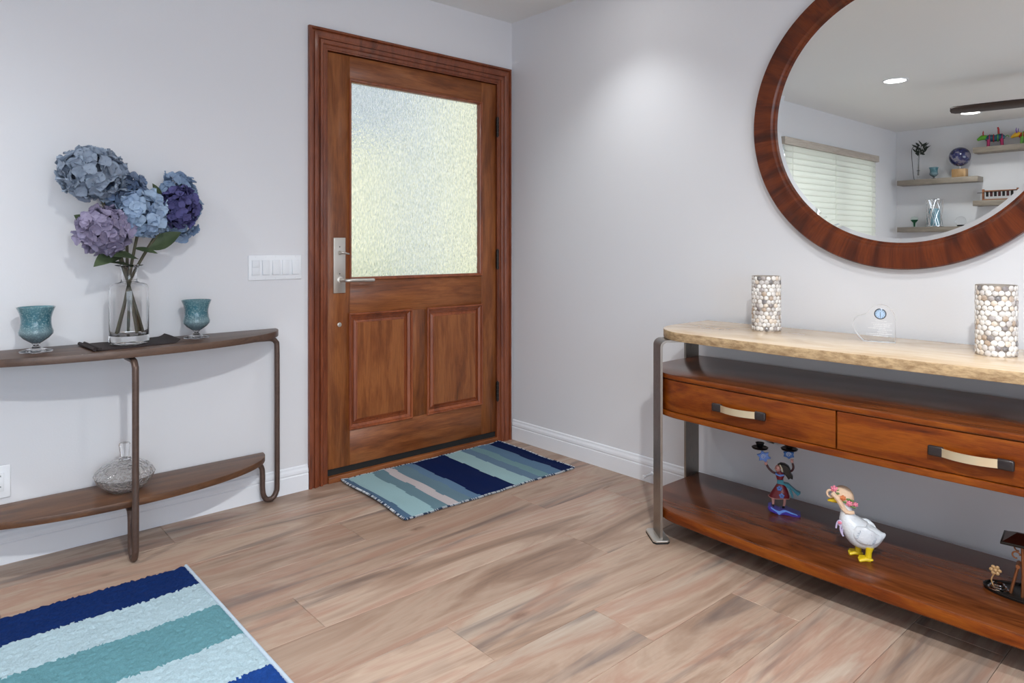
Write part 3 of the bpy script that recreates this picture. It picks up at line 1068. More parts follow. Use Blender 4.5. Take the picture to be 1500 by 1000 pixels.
def door_rug():
    nx, ny = 150, 60
    fr = [-1.125, -1.083, -0.970, -0.900, -0.848, -0.772, -0.722, -0.516, -0.404, -0.345, -0.285, -0.206, -0.128]
    bk = [-1.098, -1.060, -0.935, -0.870, -0.820, -0.745, -0.697, -0.494, -0.380, -0.320, -0.262, -0.180, -0.108]
    colr = [srgb(78, 104, 130), srgb(146, 178, 184), srgb(100, 128, 140), srgb(186, 178, 180), srgb(98, 124, 138), srgb(92, 120, 148), srgb(2, 24, 70), srgb(146, 176, 180), srgb(94, 118, 140), srgb(108, 140, 146), srgb(88, 116, 142), srgb(2, 22, 66)]
    V, F, MI = [], [], []
    YF, YB = -0.612, -0.004
    for j in range(ny + 1):
        t = j / ny
        for i in range(nx + 1):
            s_ = i / nx
            xf = fr[0] + (fr[-1] - fr[0]) * s_
            xb = bk[0] + (bk[-1] - bk[0]) * s_
            x = xf + (xb - xf) * t + 0.004 * math.sin(t * 9 + 1) * (1 if s_ > 0.5 else -1) * abs(s_ - 0.5) * 2
            y = YF + (YB - YF) * t + 0.004 * math.sin(s_ * 11)
            e = max(0, 1 - s_ * 22)
            z = 0.0045 + 0.0022 * math.sin(s_ * 25 + t * 2) ** 2 + 0.002 * math.sin(t * 7 + s_ * 4) ** 2 + 0.012 * e * (0.35 + 0.65 * (1 - abs(2 * t - 1)))
            if s_ > 0.97:
                z += 0.004 * (s_ - 0.97) / 0.03
            V.append((x, y, z))
    nb = len(V)
    for j in range(ny):
        for i in range(nx):
            a = j * (nx + 1) + i
            F.append((a, a + 1, a + nx + 2, a + nx + 1))
            x = (i + 0.5) / nx
            t = (j + 0.5) / ny
            bounds = [(fr[k] + (bk[k] - fr[k]) * t) for k in range(len(fr))]
            xx = bounds[0] + (bounds[-1] - bounds[0]) * x + 0.003 * math.sin(t * 14 + i * .1)
            k = 0
            while k < 11 and xx > bounds[k + 1]:
                k += 1
            MI.append(k)
    # underside
    V += [(x, y, max(z - 0.0045, 0.0002)) for x, y, z in V[:nb]]
    F += [tuple(nb + q for q in f[::-1]) for f in F[:nx * ny]]
    MI += MI[:nx * ny]
    ring = [i for i in range(nx + 1)] + [j * (nx + 1) + nx for j in range(1, ny + 1)] + [ny * (nx + 1) + i for i in range(nx - 1, -1, -1)] + [j * (nx + 1) for j in range(ny - 1, 0, -1)]
    for a, b in zip(ring, ring[1:] + ring[:1]):
        F.append((a, nb + a, nb + b, b))
        MI.append(0)
    t = thing('door_mat', 'flat-woven mat striped navy, slate, pale green and pink at the door', 'rug')
    ms = []
    for k, c in enumerate(colr):
        g = G('woven_stripe_%d' % k)
        v = g.coords(scale=(500, 160, 1))
        n1 = g.noise(v, 1.0, 2)
        w = g.n('ShaderNodeTexWave', {'Vector': g.coords(scale=(1, 1, 1)), 'Scale': 110.0, 'Distortion': 1.0}, bands_direction='Y')
        cc = g.mix(n1, tuple(x * 0.8 for x in c), tuple(min(1, x * 1.15) for x in c))
        ms.append(g.surf(g.pbsdf(cc, 0.95, **{'Specular IOR Level': 0.15}, bump=w.outputs[1], bd=0.5, bdist=0.001)))
    o = mesh('woven_body', V, F, ms, t, smooth=True, angle=50)
    o.data.polygons.foreach_set('material_index', MI)
    # whip-stitched edge, white and dark
    rg = random.Random(2)
    wm, dm = MB(), MB()
    P = [Vector(V[i]) for i in ring]
    acc, nxt = 0, 0.004
    for a, b in zip(P, P[1:] + P[:1]):
        L = (b - a).length
        while acc + L >= nxt:
            q = a.lerp(b, (nxt - acc) / L)
            d = (b - a).normalized()
            o_ = Vector((d.y, -d.x, 0))
            q = q + o_ * 0.001
            mb = wm if rg.random() < 0.66 else dm
            mb.tube([q - o_ * 0.004 + Vector((0, 0, 0.0014)), q + o_ * (0.003 + rg.random() * 0.003) + Vector((0, 0, 0.0005)), q + o_ * 0.003 - Vector((0, 0, 0.0035))], 0.0014, 5)
            nxt += 0.0052
        acc += L
    w = wm.build('edge_stitching', plain('white_yarn', srgb(196, 200, 204), 0.9), t)
    w['kind'] = 'stuff'
    w['label'] = 'white edge stitching'
    w = dm.build('edge_stitching', plain('navy_yarn', srgb(24, 44, 76), 0.9), t)
    w['kind'] = 'stuff'
    w['label'] = 'dark edge stitching'


door_rug()

# ------------------------------------------------------------------ switch plate, outlets, door stop
def screw(parent, x, z, y=-0.0062):
    lathe('screw', [(0, 0), (0.0028, 0), (0.0022, 0.0008), (0, 0.0008)], WHITEP2, parent, 10, (x, y, z), (R(90), 0, 0))


sw = thing('light_switch', 'white five-gang rocker switch plate beside the door', 'switch', (-1.4155, YN, 1.036))
box('wall_plate', -0.123, 0.123, -0.0062, 0.0, -0.056, 0.056, WHITEP, sw, 0.003)
for k in range(5):
    cx = -0.092 + 0.046 * k
    rect_loft('switch_frame', cx - 0.0185, cx + 0.0185, -0.035, 0.035, [(0, -0.006), (0, -0.0078), (0.0015, -0.0078), (0.0015, -0.005)], WHITEP, sw, cap=False)
    tilt = (0, -1, -1, 0, -1)[k]
    if k == 0:
        for zz in (-0.017, 0.017):
            box('rocker', cx - 0.0155, cx + 0.0155, -0.0105, -0.006, zz - 0.0155, zz + 0.0155, WHITEP2, sw, 0.001)
    else:
        r_ = box('rocker', -0.0160, 0.0160, -0.0035, 0.0035, -0.0325, 0.0325, WHITEP2, sw, 0.001, loc=(cx, -0.0085, 0), rot=(R(4.0 * tilt), 0, 0))
    for zz in (-0.0475, 0.0475):
        screw(sw, cx, zz)


def outlet(name, label, loc, rotz, decora):
    t = thing(name, label, 'outlet', loc, rotz)
    box('wall_plate', -0.036, 0.036, -0.006, 0.0, -0.058, 0.058, WHITEP, t, 0.003)
    if decora:
        box('receptacle', -0.0168, 0.0168, -0.0085, -0.005, -0.033, 0.033, WHITEP2, t, 0.001)
    for zz in (-0.019, 0.019):
        if not decora:
            ol = [(0.016 * math.cos(a), zz + max(-0.0125, min(0.0125, 0.016 * math.sin(a)))) for a in np.linspace(0, 2 * PI, 25)[:-1]]
            flat('receptacle', ol, -0.0082, -0.005, WHITEP2, t)
        bm = bmesh.new()
        add_box(bm, -0.0075, -0.0055, -0.0088, -0.008, zz - 0.001, zz + 0.007)
        add_box(bm, 0.0055, 0.0075, -0.0088, -0.008, zz + 0.0, zz + 0.006)
        add_box(bm, -0.0022, 0.0022, -0.0088, -0.008, zz - 0.0095, zz - 0.0055)
        q = bmo('socket_holes', bm, DARKSLOT, t)
        q['kind'] = 'stuff'
    if not decora:
        screw(t, 0, 0)
    return t


outlet('power_outlet', 'white outlet under the console table at the left edge', (-2.426, YN, 0.293), 0, True)
outlet('power_outlet', 'white outlet on the wall behind the dancing girl figurine', (XE, -1.617, 0.372), R(90), False)['label'] = 'white duplex outlet on the wall behind the dancing girl figurine'

ds = thing('door_stop', 'small white spring door stop on the baseboard by the sideboard', 'door stop', (-0.001, -1.01, 0.047))
lathe('mounting_disc', [(0, 0), (0.010, 0), (0.008, 0.006), (0, 0.006)], WHITEP, ds, 16, rot=(0, R(-90), 0))
sp = []
for k in range(140):
    a = k * 0.7
    sp.append((-0.006 - k * 0.00038, 0.0048 * math.cos(a), 0.0048 * math.sin(a)))
tube('spring', sp, 0.0011, WHITEP, ds, 6)
lathe('rubber_tip', [(0, 0), (0.0075, 0), (0.0085, 0.006), (0.0075, 0.014), (0, 0.015)], WHITEP, ds, 16, (-0.058, 0, 0), (0, R(-90), 0))

# ------------------------------------------------------------------ objects on the half-moon table
ZT = 0.763


def cup_glass():
    g = G('speckled_teal_glass')
    v = g.coords()
    sp_ = g.n('ShaderNodeSeparateXYZ', {0: g.n('ShaderNodeTexCoord').outputs['Generated']})
    n1 = g.noise(v, 190, 3, 0.7)
    n2 = g.noise(v, 60, 2)
    base = g.ramp(sp_.outputs[2], [(0.05, srgb(140, 156, 168)), (0.34, srgb(140, 166, 174)), (0.56, srgb(74, 132, 148)), (0.8, srgb(84, 138, 152)), (1.0, srgb(120, 164, 174))])
    c = g.mix(g.ramp(n1, [(0.50, (0, 0, 0)), (0.68, (1, 1, 1))]), base, srgb(180, 214, 218))
    c = g.mix(g.math('MULTIPLY', n2, 0.22), c, srgb(44, 98, 116))
    p = g.pbsdf(c, 0.08, bump=n1, bd=0.25, bdist=0.001, **{'Transmission Weight': 0.45, 'IOR': 1.3, 'Coat Weight': 0.6})
    return g.surf(p)


CUPG = cup_glass()
CLEAR = glass('clear_glass', (1, 1, 1), 0.0, 1.45)
CLEAR2 = glass('clear_foot_glass', (0.97, 0.98, 1.0), 0.02, 1.4)


def goblet(label, loc, s=1.0, group='teal glass goblets'):
    t = thing('glass_goblet', label, 'goblet', loc, rnd.uniform(0, 6), group)
    outer = [(0.014, 0.030), (0.023, 0.036), (0.040, 0.048), (0.0515, 0.062), (0.0525, 0.071), (0.048, 0.084), (0.0455, 0.102), (0.046, 0.118), (0.050, 0.136), (0.0555, 0.150), (0.0585, 0.157)]
    inner = [(r_ - 0.003, z + (0.002 if z < 0.06 else 0)) for r_, z in outer[::-1]]
    prof = [(0, 0.029)] + outer + inner + [(0, 0.035)]
    lathe('bowl', [(r_ * s, z * s) for r_, z in prof], CUPG, t, 48)
    foot = [(0, 0.001), (0.050, 0.0), (0.0505, 0.003), (0.040, 0.006), (0.020, 0.012), (0.011, 0.018), (0.009, 0.023), (0.013, 0.0285), (0, 0.0285)]
    lathe('foot', [(r_ * s, z * s) for r_, z in foot], CLEAR2, t, 48)['label'] = 'clear glass foot'
    return t


goblet('speckled teal glass goblet at the left end of the table', (-2.330, -0.115, ZT))
goblet('speckled teal glass goblet at the right end of the table', (-1.790, -0.100, ZT), 0.97)

# dark folded cloth under the vase
CLOTH = plain('dark_brown_cloth', srgb(38, 26, 26), 0.75, 0, 0.3, 90)
rn_ = thing('table_runner', 'dark folded cloth lying under the glass vase', 'cloth', (-2.035, -0.140, ZT), R(3))
V_, F_ = [], []
nx, ny = 40, 14
for j in range(ny + 1):
    t = j / ny
    for i in range(nx + 1):
        s_ = i / nx
        sx = -0.145 + 0.295 * s_ + 0.010 * (t - 0.5) * (1 if s_ > 0.5 else -1)
        sy = -0.100 + 0.21 * t - 0.01 * math.cos(s_ * 3)
        z = 0.0045
        if s_ > 0.90:
            z += 0.012 * ((s_ - 0.90) / 0.10) ** 2
        if s_ < 0.06:
            z += 0.004 * (0.06 - s_) / 0.06
        z += 0.0012 * math.sin(s_ * 9 + t * 3) ** 2
        V_.append((sx, sy, z))
nb = len(V_)
for j in range(ny):
    for i in range(nx):
        a = j * (nx + 1) + i
        F_.append((a, a + 1, a + nx + 2, a + nx + 1))
V_ += [(x, y, max(z - 0.0042, 0.0002)) for x, y, z in V_[:nb]]
F_ += [tuple(nb + q for q in f[::-1]) for f in F_[:nx * ny]]
ring = [i for i in range(nx + 1)] + [j * (nx + 1) + nx for j in range(1, ny + 1)] + [ny * (nx + 1) + i for i in range(nx - 1, -1, -1)] + [j * (nx + 1) for j in range(ny - 1, 0, -1)]
for a, b in zip(ring, ring[1:] + ring[:1]):
    F_.append((a, nb + a, nb + b, b))
mesh('cloth', V_, F_, CLOTH, rn_, smooth=True, angle=50)
tube('rolled_hem', [(-0.148, y, 0.008) for y in np.linspace(-0.11, 0.098, 8)], 0.0065, CLOTH, rn_, 8)
tube('rolled_hem', [(-0.132, y, 0.0085) for y in np.linspace(-0.112, 0.098, 8)], 0.0055, CLOTH, rn_, 8)

# vase
VX, VY = -2.045, -0.150
ZV = ZT + 0.0062
vase = thing('glass_vase', 'clear glass bottle vase holding the hydrangeas', 'vase', (VX, VY, ZV))
outer = [(0, 0.0), (0.060, 0.0), (0.066, 0.004), (0.0665, 0.010), (0.0665, 0.19), (0.0655, 0.208), (0.059, 0.220), (0.045, 0.226), (0.031, 0.229), (0.0275, 0.233), (0.0265, 0.245), (0.0275, 0.270), (0.030, 0.285), (0.046, 0.2905), (0.0475, 0.2925)]
inner = [(0.0465, 0.2945), (0.029, 0.289), (0.0245, 0.270), (0.0235, 0.245), (0.0245, 0.2315), (0.031, 0.2265), (0.045, 0.2235), (0.057, 0.218), (0.063, 0.207), (0.0640, 0.19), (0.0640, 0.045), (0.060, 0.032), (0, 0.030)]
lathe('vase_body', outer + inner, CLEAR, vase, 64)

# hydrangeas
def petal_mat(name, c, c2):
    g = G(name)
    oi = g.n('ShaderNodeObjectInfo').outputs['Random']
    v = g.coords(jitter=3.0)
    n1 = g.noise(v, 60, 3)
    cc = g.mix(oi, c, c2)
    cc = g.mix(g.math('MULTIPLY', n1, 0.5), cc, tuple(min(1, x * 1.35) for x in c2))
    pb = g.n('ShaderNodeBsdfPrincipled', {'Base Color': cc, 'Roughness': 0.75})
    tl = g.n('ShaderNodeBsdfTranslucent', {'Color': cc})
    return g.surf(g.n('ShaderNodeMixShader', {0: 0.22, 1: pb, 2: tl}))


def floret_mesh(seed, mat_):
    rr = random.Random(seed)
    mb = MB()
    for k in range(4):
        a0 = k * PI / 2 + rr.uniform(-0.15, 0.15)
        L = rr.uniform(0.90, 1.1)
        W = rr.uniform(0.85, 1.1)
        nu, nv = 5, 6
        vs = []
        lift = rr.uniform(0.05, 0.65)
        for i in range(nu + 1):
            u = i / nu
            w = W * 0.62 * (math.sin(PI * min(u * 0.86 + 0.12, 1)) ** 0.7)
            for j in range(nv + 1):
                q = (j / nv - 0.5) * 2
                x = L * (u * (1 - 0.10 * q * q * u) + 0.03)
                y = q * w
                z = lift * u * u + 0.20 * abs(q) ** 1.5 * u - 0.26 * u ** 3 + 0.10 * math.sin(q * 6 + seed + k * 2.1) * u * u + 0.04 * math.sin(u * 9 + q * 4)
                vs.append((x * math.cos(a0) - y * math.sin(a0), x * math.sin(a0) + y * math.cos(a0), z))
        fs = []
        for i in range(nu):
            for j in range(nv):
                a = i * (nv + 1) + j
                fs.append((a, a + nv + 1, a + nv + 2, a + 1))
        mb.add(vs, fs)
    mb.ball((0, 0, 0.04), 0.07, n=6, k=4)
    me = bpy.data.meshes.new('floret')
    me.from_pydata(mb.v, [], mb.f)
    me.polygons.foreach_set('use_smooth', [True] * len(me.polygons))
    me.materials.append(mat_)
    return me


LEAFM = G('hydrangea_leaf')
_v = LEAFM.coords()
_n = LEAFM.noise(_v, 40, 3)
_lc = LEAFM.mix(_n, srgb(44, 60, 40), srgb(84, 98, 66))
_lp = LEAFM.pbsdf(_lc, 0.55, bump=_n, bd=0.3)
LEAF = LEAFM.surf(_lp)
STEMM = plain('green_stem', srgb(78, 74, 54), 0.6, 0, 0.2, 60)


def leaf_mesh(name, base, tip, width, parent, up=(0, -0.5, 1), curl=0.2, m=None):
    b, t = Vector(base), Vector(tip)
    d = t - b
    L = d.length
    d.normalize()
    upv = Vector(up)
    sd = d.cross(upv).normalized()
    nv = sd.cross(d).normalized()
    V, F = [], []
    nu, nw = 10, 6
    for i in range(nu + 1):
        u = i / nu
        w = width * (math.sin(PI * u ** 0.8) ** 0.85 if 0 < u < 1 else 0.02)
        for j in range(nw + 1):
            q = (j / nw - 0.5) * 2
            h = 0.18 * abs(q) * w + curl * L * (u - u * u) - 0.12 * L * u * u * curl + 0.03 * w * math.sin(u * 24 + q)
            p = b + d * (L * u) + sd * (q * w) + nv * h
            V.append(p)
    for i in range(nu):
        for j in range(nw):
            a = i * (nw + 1) + j
            F.append((a, a + nw + 1, a + nw + 2, a + 1))
    return mesh(name, V, F, m or LEAF, parent, smooth=True)


def hydrangea(label, head, rad, c1, c2, bottom, leaves=(), count=70, fs=0.021, seed=0, dense=1.0):
    t = thing('hydrangea', label, 'flower', (VX, VY, ZV + 0.036), 0, 'hydrangeas in the glass vase')
    o0 = Vector(t.location)
    hd = Vector(head) - o0
    pm = petal_mat('petal_%d' % seed, c1, c2)
    core = MB()
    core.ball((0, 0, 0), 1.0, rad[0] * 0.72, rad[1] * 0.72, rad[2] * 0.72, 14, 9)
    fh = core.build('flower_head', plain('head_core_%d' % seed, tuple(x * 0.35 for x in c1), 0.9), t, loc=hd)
    meshes = [floret_mesh(seed * 7 + k, pm) for k in range(4)]
    rr = random.Random(seed + 40)
    ga = PI * (3 - math.sqrt(5))
    for i in range(count):
        z = 1 - 2 * (i + 0.5) / count
        r_ = math.sqrt(1 - z * z)
        a = ga * i + rr.uniform(-0.15, 0.15)
        n_ = Vector((r_ * math.cos(a), r_ * math.sin(a), z))
        k = rr.uniform(0.82, 1.08) * (1 + 0.10 * noise.noise(n_ * 1.7 + Vector((seed * 3.1, 0, 0))))
        pos = Vector((n_.x * rad[0] * k, n_.y * rad[1] * k, n_.z * rad[2] * k))
        o = bpy.data.objects.new('floret', meshes[i % 4])
        C.objects.link(o)
        o.parent = fh
        nn = (n_ + Vector((rr.uniform(-.6, .6), rr.uniform(-.6, .6), rr.uniform(-.6, .6)))).normalized()
        q = nn.to_track_quat('Z', 'Y')
        o.location = pos
        o.rotation_mode = 'QUATERNION'
        o.rotation_quaternion = q @ Matrix.Rotation(rr.uniform(0, 6.28), 3, 'Z').to_quaternion()
        s_ = fs * rr.uniform(0.85, 1.2)
        o.scale = (s_, s_, s_)
    # stem: head, neck, floor of the vase
    bx, by = bottom
    neck = Vector((-bx * 0.16, -by * 0.16, 0.205))
    low = Vector((bx, by, 0.001))
    mid = neck.lerp(hd, 0.45) + Vector((0, 0, 0.02))
    tube('stem', catmull([low, low.lerp(neck, 0.55), neck, mid, hd * 0.97 + neck * 0.03], 5), 0.0055, STEMM, t, 8)
    for (b, tp, w, up, cu) in leaves:
        leaf_mesh('leaf', Vector(b) - o0, Vector(tp) - o0, w, t, up, cu)
    return t


GB1, GB2 = srgb(118, 128, 146), srgb(158, 172, 190)
LB1, LB2 = srgb(118, 140, 174), srgb(168, 188, 210)
MV1, MV2 = srgb(116, 106, 132), srgb(164, 156, 184)
VI1, VI2 = srgb(52, 50, 92), srgb(90, 88, 142)
SB1, SB2 = srgb(108, 130, 160), srgb(150, 172, 200)
hydrangea('large grey-blue hydrangea head at upper left of the bouquet', (-2.168, -0.165, 1.395), (0.101, 0.09, 0.089), GB1, GB2, (0.040, 0.012), count=150, fs=0.0235, seed=1)
hydrangea('small grey-blue hydrangea tucked behind the pale blue one', (-2.052, -0.125, 1.330), (0.078, 0.07, 0.070), GB1, LB1, (0.020, -0.030), count=90, fs=0.0215, seed=2)
hydrangea('pale blue hydrangea at the centre of the bouquet', (-2.008, -0.190, 1.252), (0.086, 0.08, 0.083), LB1, LB2, (0.005, 0.035), count=125, fs=0.0225, seed=3,
          leaves=[((-2.035, -0.185, 1.125), (-1.965, -0.225, 1.105), 0.017, (0, -0.6, 1), 0.1), ((-1.985, -0.17, 1.125), (-1.880, -0.215, 1.185), 0.032, (0, -1, 0.6), -0.15)])
hydrangea('mauve hydrangea at lower left of the bouquet', (-2.135, -0.205, 1.192), (0.082, 0.075, 0.075), MV1, MV2, (0.045, -0.012), count=120, fs=0.0235, seed=4,
          leaves=[((-2.075, -0.170, 1.110), (-2.175, -0.23, 1.062), 0.032, (0.1, -0.8, 1), 0.25), ((-2.030, -0.200, 1.088), (-2.120, -0.27, 1.098), 0.030, (0, -0.7, 1), 0.2), ((-2.030, -0.175, 1.052), (-2.125, -0.23, 1.075), 0.017, (0, -0.5, 1), 0.15),
                  ((-2.175, -0.16, 1.205), (-2.225, -0.17, 1.243), 0.024, (0.4, -1, 0.4), 0.1)])
hydrangea('deep violet hydrangea at the right of the bouquet', (-1.880, -0.190, 1.284), (0.064, 0.06, 0.076), VI1, VI2, (-0.036, 0.010), count=150, fs=0.0165, seed=5)
hydrangea('sky blue hydrangea showing above and below the violet one', (-1.858, -0.095, 1.290), (0.074, 0.06, 0.132), SB1, SB2, (-0.044, -0.006), count=110, fs=0.0225, seed=6,
          leaves=[((-1.930, -0.13, 1.315), (-1.965, -0.15, 1.372), 0.014, (0, -1, 0.3), 0.1)])

# crystal candy bowl on the lower shelf
CRY = G('cut_crystal')
_v = CRY.coords()
_vo = CRY.n('ShaderNodeTexVoronoi', {'Vector': _v, 'Scale': 75.0}, feature='F1')
CRYS = CRY.surf(CRY.pbsdf((1.0, 0.985, 0.98), 0.06, bump=_vo.outputs['Distance'], bd=1.0, bdist=0.004, **{'Transmission Weight': 0.90, 'IOR': 1.42, 'Coat Weight': 0.8}))
bowl = thing('candy_bowl', 'lidded cut-crystal bowl on the lower shelf of the console table', 'bowl', (-2.055, -0.128, 0.2172))


def flute(a, r_, z):
    return r_ * (1 + 0.022 * math.cos(24 * a) + 0.012 * math.cos(12 * a + z * 60))


lathe('bowl', [(0, 0), (0.045, 0), (0.052, 0.003), (0.075, 0.020), (0.092, 0.040), (0.098, 0.056), (0.095, 0.058), (0.088, 0.044), (0.070, 0.024), (0.045, 0.010), (0, 0.009)], CRYS, bowl, 96, mod=flute)
lid = lathe('lid', [(0.099, 0.0585), (0.101, 0.062), (0.094, 0.078), (0.075, 0.096), (0.048, 0.109), (0.020, 0.116), (0, 0.117), (0, 0.112), (0.020, 0.111), (0.046, 0.104), (0.071, 0.092), (0.089, 0.075), (0.095, 0.0585)], CRYS, bowl, 96, mod=flute)
lathe('knob', [(0, 0.116), (0.021, 0.117), (0.022, 0.120), (0.014, 0.125), (0.015, 0.132), (0.017, 0.150), (0.020, 0.172), (0.017, 0.178), (0, 0.180)], CLEAR, lid, 8, angle=5)

# ------------------------------------------------------------------ objects on the sideboard
ZS = 0.807


def shell_mat():
    g = G('shell_disc')
    oi = g.n('ShaderNodeObjectInfo').outputs['Random']
    c = g.ramp(oi, [(0.0, srgb(226, 220, 214)), (0.30, srgb(206, 200, 196)), (0.52, srgb(238, 234, 230)), (0.66, srgb(184, 176, 172)), (0.76, srgb(214, 196, 176)), (0.84, srgb(150, 138, 134)), (0.90, srgb(168, 140, 112)), (0.95, srgb(96, 82, 80)), (0.975, srgb(60, 48, 50))], 'CONSTANT')
    v = g.coords(jitter=7)
    n1 = g.noise(v, 120, 3)
    c = g.mix(g.math('MULTIPLY', n1, 0.35), c, srgb(250, 248, 246))
    return g.surf(g.pbsdf(c, 0.22, **{'Coat Weight': 0.5}))


SHELL = shell_mat()
GROUT = plain('vase_grout', srgb(170, 160, 150), 0.7)
sd_v, sd_f = lathe_data([(0, 0.0), (0.0085, 0.0), (0.0092, 0.0008), (0.0085, 0.0018), (0, 0.0021)], 10)
shell_me = bpy.data.meshes.new('shell_disc')
shell_me.from_pydata(sd_v, [], sd_f)
shell_me.polygons.foreach_set('use_smooth', [True] * len(shell_me.polygons))
shell_me.materials.append(SHELL)


def shell_vase(label, loc, seed):
    t = thing('candle_holder', label, 'candle holder', loc, 0, 'shell mosaic cylinders on the sideboard')
    r_ = 0.0515
    lathe('cylinder', [(0, 0.0), (r_, 0.0), (r_, 0.209), (r_ + 0.001, 0.2105), (r_ - 0.003, 0.2105), (r_ - 0.004, 0.008), (0, 0.008)], GROUT, t, 48)
    rr = random.Random(seed)
    rows, nn = 14, 19
    for j in range(rows):
        for i in range(nn):
            a = 2 * PI * (i + 0.5 * (j % 2) + rr.uniform(-0.12, 0.12)) / nn
            z = 0.0095 + j * 0.01475 + rr.uniform(-0.0012, 0.0012)
            o = bpy.data.objects.new('shell_disc', shell_me)
            C.objects.link(o)
            o.parent = t
            n_ = Vector((math.cos(a), math.sin(a), rr.uniform(-0.12, 0.12)))
            o.location = (math.cos(a) * (r_ + 0.0004), math.sin(a) * (r_ + 0.0004), z)
            o.rotation_mode = 'QUATERNION'
            o.rotation_quaternion = n_.to_track_quat('Z', 'Y')
            k = rr.uniform(0.88, 1.06)
            o.scale = (k, k, 1)
    return t


shell_vase('shell mosaic cylinder at the left end of the sideboard', (-0.168, -1.680, ZS), 11)
shell_vase('shell mosaic cylinder at the right end of the sideboard', (-0.222, -2.446, ZS), 12)

# heart award
ACR = glass('clear_acrylic', (1, 1, 1), 0.0, 1.35)
ENG = plain('engraving_white', (0.9, 0.9, 0.9), 0.8)
hr = thing('heart_award', 'clear heart-shaped award with a small round clock', 'award', (-0.200, -2.092, ZS), R(-72))
ol = [(0.062, 0.0), (0.062, 0.030), (0.0615, 0.075), (0.058, 0.096), (0.050, 0.112), (0.036, 0.124), (0.018, 0.128), (0.000, 0.124), (-0.013, 0.113), (-0.021, 0.100), (-0.027, 0.094), (-0.042, 0.091), (-0.056, 0.084), (-0.066, 0.070), (-0.068, 0.054), (-0.063, 0.036), (-0.052, 0.020), (-0.037, 0.004), (-0.034, 0.0)]
hp = flat('heart_plate', ol, -0.010, 0.010, ACR, hr, 0.0025)
hp.data.materials.append(glass('frosted_edge', (1, 1, 1), 0.35, 1.2))
for p_ in hp.data.polygons:
    if abs(p_.normal.y) < 0.8:
        p_.material_index = 1
ck = lathe('clock_rim', [(0.0155, 0.0), (0.0185, 0.001), (0.0185, 0.005), (0.016, 0.0065), (0.0150, 0.0045)], steel('dark_chrome', (0.18, 0.20, 0.24), 0.25), hr, 36, (0.017, -0.0105, 0.097), (R(90), 0, 0), closed_profile=True)
lathe('clock_face', [(0, 0.0035), (0.0155, 0.0035), (0.0155, 0.001), (0, 0.001)], plain('pale_blue_dial', srgb(176, 200, 226), 0.4), ck, 30)
mk = bmesh.new()
for k in range(12):
    a = k * PI / 6
    bm2 = bmesh.new()
    add_box(bm2, -0.0005, 0.0005, 0.0105, 0.0140, 0.0036, 0.0040)
    bmesh.ops.rotate(bm2, verts=bm2.verts, cent=(0, 0, 0), matrix=Matrix.Rotation(a, 3, 'Z'))
    me_ = bpy.data.meshes.new('tmp')
    bm2.to_mesh(me_)
    bm2.free()
    mk.from_mesh(me_)
    bpy.data.meshes.remove(me_)
q = bmo('hour_marks', mk, DARKSLOT, ck)
q['kind'] = 'stuff'
bm = bmesh.new()
add_box(bm, -0.0007, 0.0007, -0.0100, 0.001, 0.0041, 0.0045)
add_box(bm, -0.0006, 0.0006, -0.001, 0.0065, 0.0041, 0.0045)
bmo('clock_hands', bm, DARKSLOT, ck)
# engraved lines (illegible in the photograph): rows of short strokes
eb = bmesh.new()
rr = random.Random(4)
for (xa, xb, z, h) in ((0.002, 0.036, 0.0725, .0022), (-0.010, 0.052, 0.0655, .0013), (-0.004, 0.048, 0.060, .0028), (-0.002, 0.044, 0.054, .0026), (-0.020, 0.030, 0.048, .0028), (0.012, 0.050, 0.0425, .0022), (0.008, 0.036, 0.036, .0026), (-0.024, 0.054, 0.029, .0026), (-0.004, 0.040, 0.022, .0026)):
    x = xa
    while x < xb:
        w = rr.uniform(0.0008, 0.0022)
        add_box(eb, x, x + w, -0.0109, -0.0104, z - h * rr.uniform(0.3, 0.5), z + h * rr.uniform(0.3, 0.6))
        x += w + rr.choice([0.0006, 0.0006, 0.0008, 0.0022])
q = bmo('engraving', eb, ENG, hr)
q['kind'] = 'stuff'

# ------------------------------------------------------------------ figurine of a dancing girl (painted cut metal)
ZL = 0.1325
fig = thing('girl_figurine', 'painted metal figurine of a girl in a red dress holding up two candle cups', 'figurine', (-0.205, -1.770, ZL), R(-63))
fig.scale = (0.94, 0.94, 0.94)
UF = 0.000333


def fo(pts):
    """points measured on a drawing of the figurine, one unit = 1/3 mm, origin below the base"""
    return [((u - 446) * UF, (925 - v) * UF) for u, v in pts]


PT = lambda n, r_, g_, b_, ro=0.3: plain(n, srgb(r_, g_, b_), ro, 0, 0.15, 60)
RED, BLUE1, SKY, TEALP, BLK, SKIN, PURP, BRN = PT('paint_red', 120, 22, 36), PT('paint_blue', 56, 60, 170), PT('paint_sky', 100, 140, 215), PT('paint_teal', 60, 140, 160), PT('paint_black', 16, 16, 18), PT('paint_skin', 206, 150, 140), PT('paint_purple', 60, 44, 140), PT('paint_brown', 74, 24, 26)
